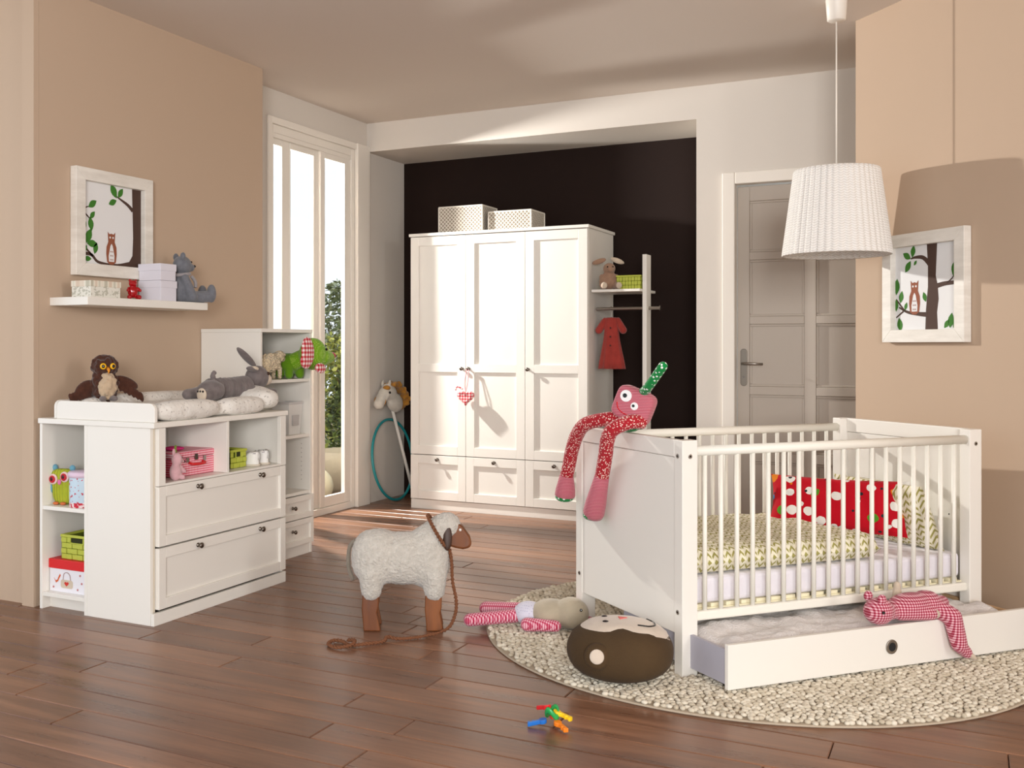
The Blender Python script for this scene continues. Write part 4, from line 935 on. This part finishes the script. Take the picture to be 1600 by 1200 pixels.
for p in ((.075, 0.045, .50), (L_-.0665, .1, .50), (L_-.0665, .64, .5)): MB().tube([p, (p[0]-.002, p[1], p[2])], .003, 8).build('peg_hole', BLK, cot)
sh = None
for k in range(19):
    if sh is None: o = bx(-.022, .022, .045, W_-.045, .238, .2505).build('slat', M('slat_cream', plain, (238, 230, 198), .6), cot); sh = o.data
    else: o = bpy.data.objects.new('slat', sh); col.objects.link(o); o.parent = cot
    o.location = (.11+.0685*k, 0, 0)
MB().box(.066, L_-.066, .04, .06, .205, .2375).box(.066, L_-.066, W_-.06, W_-.04, .205, .2375).build('slat_bearer', MATS['slat_cream'], cot)
def thing_c(name, label, cat, group=None): return thing(name, label, cat, (CN.x, CN.y, 0), CA, group)
def thing_cl(name, label, cat, s_, t_, z, rz=0):
    p = cw(s_, t_, z); return thing(name, label, cat, tuple(p), CA+math.radians(rz))
# mattress
mt = thing_cl('cot_mattress', 'white cot mattress lying on the slats of the cot', 'mattress', .73, .38, .251)
m = bx(-.655, .655, -.335, .335, 0, .1).build('mattress_core', fabric('white_sheet', (232, 228, 234), (222, 218, 226), 60), mt, bevel=.018, seg=3)
# duvet
LEAF = leafprint('leaf_print', (236, 230, 208), (164, 158, 92), 34)
t = thing_cl('cot_duvet', 'cream duvet with olive leaf print spread over the mattress', 'duvet', .52, .385, .353)
m = MB(); nu, nv = 60, 36; v = []; f = []
def dz(a, b, top):
    ea = min(1, (1-abs(a))*12)**.5; eb = min(1, (1-abs(b))*12)**.45
    n_ = noise.noise(Vector((a*2.5, b*2.2, 1.7)))*.014+noise.noise(Vector((a*7, b*6, 4)))*.006
    return (.045+(.042+n_+.014*math.cos(b*1.2))*ea*eb) if top else (.045-(.042)*ea*eb)
for top in (1, 0):
    for j in range(nv+1):
        for i in range(nu+1):
            a, b = -1+2*i/nu, -1+2*j/nv
            v.append((a*.445+.008*math.sin(b*6)*(a > .9), b*.342+.006*noise.noise(Vector((a*9, b, 0)))*(abs(b) > .8), dz(a, b, top)))
n1 = (nu+1)*(nv+1)
for q in range(2):
    for j in range(nv):
        for i in range(nu): k_ = [q*n1+j*(nu+1)+i, q*n1+j*(nu+1)+i+1, q*n1+(j+1)*(nu+1)+i+1, q*n1+(j+1)*(nu+1)+i]; f.append(tuple(k_ if q == 0 else k_[::-1]))
uv = [(0, 0)]*len(v)
for q in range(2):
    for i in range(nu+1):
        acc = 0
        for j in range(nv+1):
            k_ = q*n1+j*(nu+1)+i
            if j: acc += (Vector(v[k_])-Vector(v[k_-(nu+1)])).length
            uv[k_] = (v[k_][0], acc)
m.add(v, f); m.uv = uv; m.build('cover', LEAF, t, smooth=True)
# pillows
t = thing_cl('cot_pillow', 'cream leaf-print pillow propped against the cot headboard', 'pillow', 1.285, .335, .353)
xform(pillow_mesh(.5, .3, .13, seed=3), Matrix.Rotation(math.radians(90), 3, 'Z') @ RX(66), (-.0, 0, .132)).build('cover', leafprint('leaf_print_pillow', (236, 230, 208), (164, 158, 92), 36), t, smooth=True)
PRT = N('red_print'); v1 = PRT.voro(17, 1); v2 = PRT.voro(24, 1)
cc = PRT.ramp(PRT.xyz(v1.outputs['Color'])[0], [(0, lin(240, 238, 232)), (.55, lin(226, 130, 30)), (.7, lin(88, 150, 40)), (.85, lin(60, 140, 200)), (1, lin(240, 238, 232))]); cc.node.color_ramp.interpolation = 'CONSTANT'
msk = PRT.math('LESS_THAN', PRT.math('ADD', v1.outputs['Distance'], PRT.math('MULTIPLY', PRT.noise(30, 2), .25)), .47)
ring = PRT.math('MULTIPLY', PRT.math('LESS_THAN', v2.outputs['Distance'], .2), PRT.math('GREATER_THAN', PRT.xyz(v2.outputs['Color'])[1], .7))
PRT = PRT.set(PRT.mix(ring, PRT.mix(msk, lin(194, 14, 34), cc), lin(44, 44, 50)), .85, 0, .15, .1)
t = thing_cl('cot_cushion', 'long red printed cushion leaning on the leaf-print pillow', 'cushion', 1.065, .39, .40)
xform(pillow_mesh(.56, .24, .10, seed=8), RZ(-50) @ RX(68), (0, 0, .115)).build('cover', PRT, t, smooth=True)
MB().add([(0, 0, 0)]*0, []) if False else None
# long-legged doll on the footboard
FLW = N('flower_cotton'); fv = FLW.voro(120, .9); FLW = FLW.set(FLW.mix(FLW.math('LESS_THAN', fv.outputs['Distance'], .33), lin(168, 34, 44), lin(238, 206, 196)), .9, 0, .15, .2)
PST = stripes('pink_stripe', (208, 134, 144), (160, 56, 76), 520, 2); GDT = dots('green_white_dots', (14, 132, 62), (236, 244, 236), 62, .3, .3)
t = thing_c('long_legged_doll', 'pink square-headed doll sitting on the cot footboard, long legs dangling', 'doll')
def leg(P, foot):
    c_ = curve_pts(P, 6); n = len(c_); a = MB().tube(c_, .0285, 14).build('leg', FLW, t, smooth=True)
    d = (Vector(foot)-Vector(P[-1])); p0 = Vector(P[-1])
    MB().tube([p0-d*.06, p0+d*.2, p0+d*.6, p0+d*.85, p0+d*.95], [.029, .034, .042, .044, .038], 16).build('foot_cuff', PST, a, smooth=True)
    MB().ell(p0+d*.93, (.041, .041, .022)).build('sole', GDT, a, smooth=True)
leg([(.03, .40, .912), (-.03, .47, .905), (-.07, .56, .88), (-.07, .63, .83), (-.06, .69, .76), (-.055, .725, .69), (-.055, .745, .645)], (-.055, .76, .55))
leg([(.03, .30, .905), (-.03, .30, .905), (-.075, .345, .875), (-.075, .385, .83), (-.062, .42, .77), (-.055, .455, .69), (-.055, .463, .67)], (-.05, .54, .50))
MB().ell((.035, .385, .905), (.04, .075, .046), RX(-14)).build('torso', GDT, t, smooth=True)
fN = Vector((-.8, -.6, 0)); u0 = Vector((.6, -.8, 0)); ca_, sa_ = math.cos(math.radians(-22)), math.sin(math.radians(-22)); zz_ = Vector((0, 0, 1))
u_ = u0*ca_+zz_*sa_; w_ = zz_*ca_-u0*sa_; hc = Vector((.015, .335, .967))
HM = Matrix((fN, u_, w_)).transposed()
hd = MB().ell(hc, (.038, .078, .066), HM, e=.42, nu=32, nv=20).build('head', PST, t, smooth=True)
for (du, dw, r) in ((-.032, .028, .023), (.014, .004, .015)):
    p = hc+u_*du+w_*dw+fN*.034; e_ = MB().tube([p, p+fN*.006], r, 20).build('eye', M('white_felt', plain, (240, 240, 240), .7), hd)
    MB().tube([p+fN*.005-u_*.004, p+fN*.0075-u_*.004], r*.38, 12).build('pupil', BLK, e_)
MB().tube(curve_pts([hc+u_*a+w_*b+fN*.0365 for a, b in ((-.058, -.008), (-.044, -.03), (-.014, -.04), (.022, -.036))], 5), .0026, 6).build('mouth', plain('red_thread', (196, 20, 34), .7), hd)
MB().tube(curve_pts([hc+w_*.055+u_*.012, (.015, .235, 1.045), (.015, .175, 1.095), (.015, .128, 1.135)], 5), [.018]*13+[.018, .014, .004], 14).build('horn', GDT, t, smooth=True)
MB().capsule(hc-w_*.055, (.03, .37, .915), .03, .026).build('neck', FLW, t, smooth=True)
# drawer under the cot, pulled out
dw_ = thing_c('cot_drawer', 'white under-cot drawer pulled out onto the rug', 'storage box')
DZ = .027
MB().box(.025, 1.43, -.225, -.207, DZ, .18).build('front_panel', WHITE, dw_, bevel=.0015)
LILS = plain('lilac_board', (180, 178, 190), .6); 
for a in (.034, 1.405): MB().box(a, a+.014, -.207, .44, DZ+.012, .158).build('side_panel', LILS if a < 1 else M('raw_wood', plain, (196, 160, 120), .7), dw_)
MB().box(.048, 1.405, .426, .44, DZ+.012, .158).build('back_panel', LILS, dw_); MB().box(.048, 1.405, -.207, .426, DZ+.012, DZ+.02).build('bottom_panel', LILS, dw_)
gr = MB().tube([(.743, -.225, .103), (.743, -.231, .103)], .0265, 28).build('grommet', METAL, dw_, bevel=.002)
MB().tube([(.743, -.2305, .103), (.743, -.2318, .103)], .016, 24).build('grommet_hole', plain('hole_black', (24, 22, 22), .8), gr)
t = thing_c('drawer_blanket', 'crumpled white fleece blanket filling the under-cot drawer', 'blanket')
m = MB(); v = []; f = []; nu, nv = 110, 48
for j in range(nv+1):
    for i in range(nu+1):
        x, y = .05+1.353*i/nu, -.204+.627*j/nv; ed = min(1, min(i, nu-i)/4, min(j, nv-j)/4)
        v.append((x, y, .13+.036*ed+.022*noise.noise(Vector((x*7, y*11, 2)))*ed+.009*noise.noise(Vector((x*26, y*30, 5)))*ed))
for j in range(nv):
    for i in range(nu): f.append((j*(nu+1)+i, j*(nu+1)+i+1, (j+1)*(nu+1)+i+1, (j+1)*(nu+1)+i))
m.add(v, f); b = m.build('fleece', fabric('white_fleece', (232, 226, 222), (206, 200, 198), 130, strength=.8, dist=.006), t, smooth=True); so = b.modifiers.new('so', 'SOLIDIFY'); so.thickness = .02; so.offset = -1
# gingham bear on the drawer
GB = gingham('dark_red_gingham', (146, 22, 50), (230, 186, 194), 330, (0, 2)); 
t = thing_c('gingham_bear', 'dark pink gingham bear sprawled over the front of the under-cot drawer', 'plush toy')
m = MB().ell((.715, -.195, .228), (.058, .05, .05)).ell((.77, -.195, .22), (.03, .03, .03)).ell((.88, -.185, .232), (.105, .06, .048)).ell((.95, -.188, .235), (.06, .055, .048))
m.capsule((.81, -.2, .215), (.925, -.236, .208), .03, .024).capsule((.97, -.2, .225), (1.01, -.25, .195), .04, .034).capsule((1.01, -.252, .195), (1.03, -.264, .095), .034, .03).capsule((1.03, -.264, .09), (1.065, -.266, .058), .028, .022)
m.capsule((.97, -.15, .21), (1.11, -.11, .205), .035, .03).capsule((.8, -.15, .21), (.86, -.1, .2), .028)
m.build('body', GB, t, remesh=.006)
for s_ in (-.22, -.155): MB().ell((.705, s_, .275), (.018, .014, .02)).build('ear', GB, t, smooth=True)
MB().ell((1.08, -.27, .047), (.03, .018, .012), RY(35)).build('foot_pad', CRM, t, smooth=True)
MB().ell((.94, -.245, .208), (.012, .012, .016)).build('paw_pad', CRM, t, smooth=True)
MB().ell((.69, -.243, .235), .006, nu=8, nv=6).build('eye', BLK, t, smooth=True)
MB().capsule((.9, -.1, .235), (.915, -.085, .285), .02, .012).build('tag', CRM, t, smooth=True)

# ------------------------------------------------------------------ flat doll and monkey pouf on the rug
RG2 = gingham('rose_gingham', (176, 34, 70), (236, 190, 200), 330, (0, 1)); TAUP = fabric('taupe_cotton', (198, 184, 160), None, 90, nscale=12); LDOT = dots('lilac_dots', (214, 212, 226), (176, 174, 200), 110, .25, .1)
t = thing('rag_doll', 'rag doll with pink checked limbs lying face-down on the rug', 'doll', (-1.6, 4.22, .018))
W3 = lambda x, y, z: (x+1.6, y-4.22, z)
MB().capsule(W3(-1.85, 3.99, .03), W3(-1.69, 4.10, .042), .027, .029).build('leg', RG2, t, smooth=True)
MB().capsule(W3(-1.865, 4.19, .032), W3(-1.69, 4.19, .045), .03, .032).build('leg', RG2, t, smooth=True)
MB().ell(W3(-1.64, 4.13, .052), (.066, .062, .05), RZ(15)).build('dress', LDOT, t, smooth=True)
MB().ell(W3(-1.545, 4.145, .06), (.09, .078, .06), RZ(15)).ell(W3(-1.462, 4.155, .068), (.075, .07, .066)).build('head', TAUP, t, remesh=.006)
MB().capsule(W3(-1.61, 4.035, .03), W3(-1.495, 4.06, .032), .028, .023).build('arm', RG2, t, smooth=True)
MB().capsule(W3(-1.42, 4.20, .03), W3(-1.375, 4.19, .03), .024, .02).build('arm', RG2, t, smooth=True)
MB().capsule(W3(-1.5, 4.21, .085), W3(-1.47, 4.215, .09), .028, .024).build('ear', M('pale_pink_plush', fabric, (232, 184, 190)), t, smooth=True)
MB().ell(W3(-1.405, 4.115, .095), .006, nu=8, nv=6).build('eye', BLK, t)
MON = fabric('olive_brown_canvas', (86, 68, 46), (66, 50, 34), 160, sheen=.03, nscale=8); MFC = fabric('linen_face', (214, 200, 184), (200, 186, 170), 160)
MC = Vector((-1.10, 3.645)); mz, mr_, mh = .128, .187, .1
t = thing('monkey_pouf', 'round brown monkey-face floor cushion in front of the cot', 'floor cushion', (MC.x, MC.y, .016), math.radians(27.95))
m = MB(); v = []; f = []; nu, nv = 56, 24
for j in range(nv+1):
    th = -math.pi/2+math.pi*j/nv
    for i in range(nu):
        a = 2*math.pi*i/nu; c_, s_ = math.cos(th), math.sin(th)
        rr = mr_*abs(c_)**.72*(1+.012*math.sin(a*17)*(1-abs(s_))*(.5+.5*math.sin(a*3)))
        v.append((rr*math.cos(a), rr*math.sin(a)*.95, mh+mh*math.copysign(abs(s_)**.85, s_)))
for j in range(nv):
    for i in range(nu): f.append((j*nu+i, j*nu+(i+1) % nu, (j+1)*nu+(i+1) % nu, (j+1)*nu+i))
m.add(v, f).build('body', MON, t, smooth=True)
def top_z(x, y):
    q = min(.999, math.hypot(x, y/.95)/mr_); c_ = q**(1/.72); return mh+mh*(max(0, 1-c_*c_)**.5)**.85
fp = MB(); v = [(0.02, .015, top_z(.02, .015)+.006)]; f = []; rings = 8; n = 48
for k in range(1, rings+1):
    for i in range(n):
        a = 2*math.pi*i/n; rad = .118*(1-.2*math.exp(-((a-4.45)/.22)**2)-.2*math.exp(-((a-1.9)/.22)**2))*(1.2 if abs(math.cos(a)) > .5 else 1.1)
        x, y = .025+rad*1.15*math.cos(a)*k/rings, .012+rad*.93*math.sin(a)*k/rings; v.append((x, y, top_z(x, y)+(.006 if k < rings else .0)))
for i in range(n): f.append((0, 1+i, 1+(i+1) % n))
for k in range(rings-1):
    for i in range(n): f.append((1+k*n+i, 1+k*n+(i+1) % n, 1+(k+1)*n+(i+1) % n, 1+(k+1)*n+i))
fc = fp.add(v, f).build('face', MFC, t, smooth=True)
for x, y in ((-.055, -.02), (-.045, .055)): MB().ell((x, y, top_z(x, y)+.006), (.011, .011, .004)).build('eye', BLK, fc, smooth=True)
MB().prism([(.0, .035), (.03, .02), (.0, .0)], (0.0, 0, top_z(.01, .02)+.0055), (1, 0, 0), (0, 1, 0), (0, 0, .003)).build('nose', plain('coral_felt', (226, 116, 110), .8), fc)
MB().tube([(x, y, top_z(x, y)+.007) for x, y in [(p.x, p.y) for p in curve_pts([(.05, -.065, 0), (.09, -.06, 0), (.118, -.03, 0), (.122, .01, 0), (.105, .045, 0)], 6)]], .003, 6).build('mouth', BLK, fc, smooth=True)
er = MB().ell((-.105, -.142, .115), (.046, .03, .046), RX(-14)).build('ear', MON, t, smooth=True)
MB().ell((-.112, -.169, .122), (.025, .006, .025), RX(-14)).build('ear_lining', MFC, er, smooth=True)
# plastic keys
t = thing('toy_keys', 'colourful plastic toy keys lying on the wooden floor', 'toy keys', (-1.165, 3.115, 0), math.radians(28)); t.scale = (.8, .8, 1.9)
def key(c, loc, ang, tilt, style):
    P = []
    for i in range(14): a = math.radians(30+300*i/13); P.append((-.02+.016*math.cos(a), .016*math.sin(a)))
    P += [(.0, -.006), (.012, -.006), (.014, -.012), (.02, -.012), (.022, -.006), (.028, -.006), (.03, -.013), (.037, -.013), (.04, -.005), (.042, .006), (-.004, .007)]
    mm = Matrix.Translation(loc) @ Matrix.Rotation(math.radians(ang), 4, 'Z') @ Matrix.Rotation(math.radians(tilt), 4, 'Y')
    m = MB().prism(P, (0, 0, 0), (1, 0, 0), (0, 1, 0), (0, 0, .007)); m.v = [tuple(mm @ Vector(p)) for p in m.v]
    return m.build('key', plain('key_plastic', c, .3), t, bevel=.0015)
key((32, 110, 196), (-.05, -.005, .004), 188, 4, 0); key((226, 34, 40), (-.02, .04, .022), 120, 8, 0); key((240, 130, 30), (.035, -.045, .004), -62, 3, 0); key((246, 204, 30), (.045, -.005, .016), -30, 6, 0); key((240, 70, 40), (.025, .05, .006), 70, 4, 0)
MB().tube([(.008+.024*math.cos(q), .006+.024*math.sin(q), .022+.006*math.sin(q*2)) for q in [i*2*math.pi/28 for i in range(29)]], .0055, 8, False).build('ring', plain('key_green', (40, 160, 80), .3), t, smooth=True)
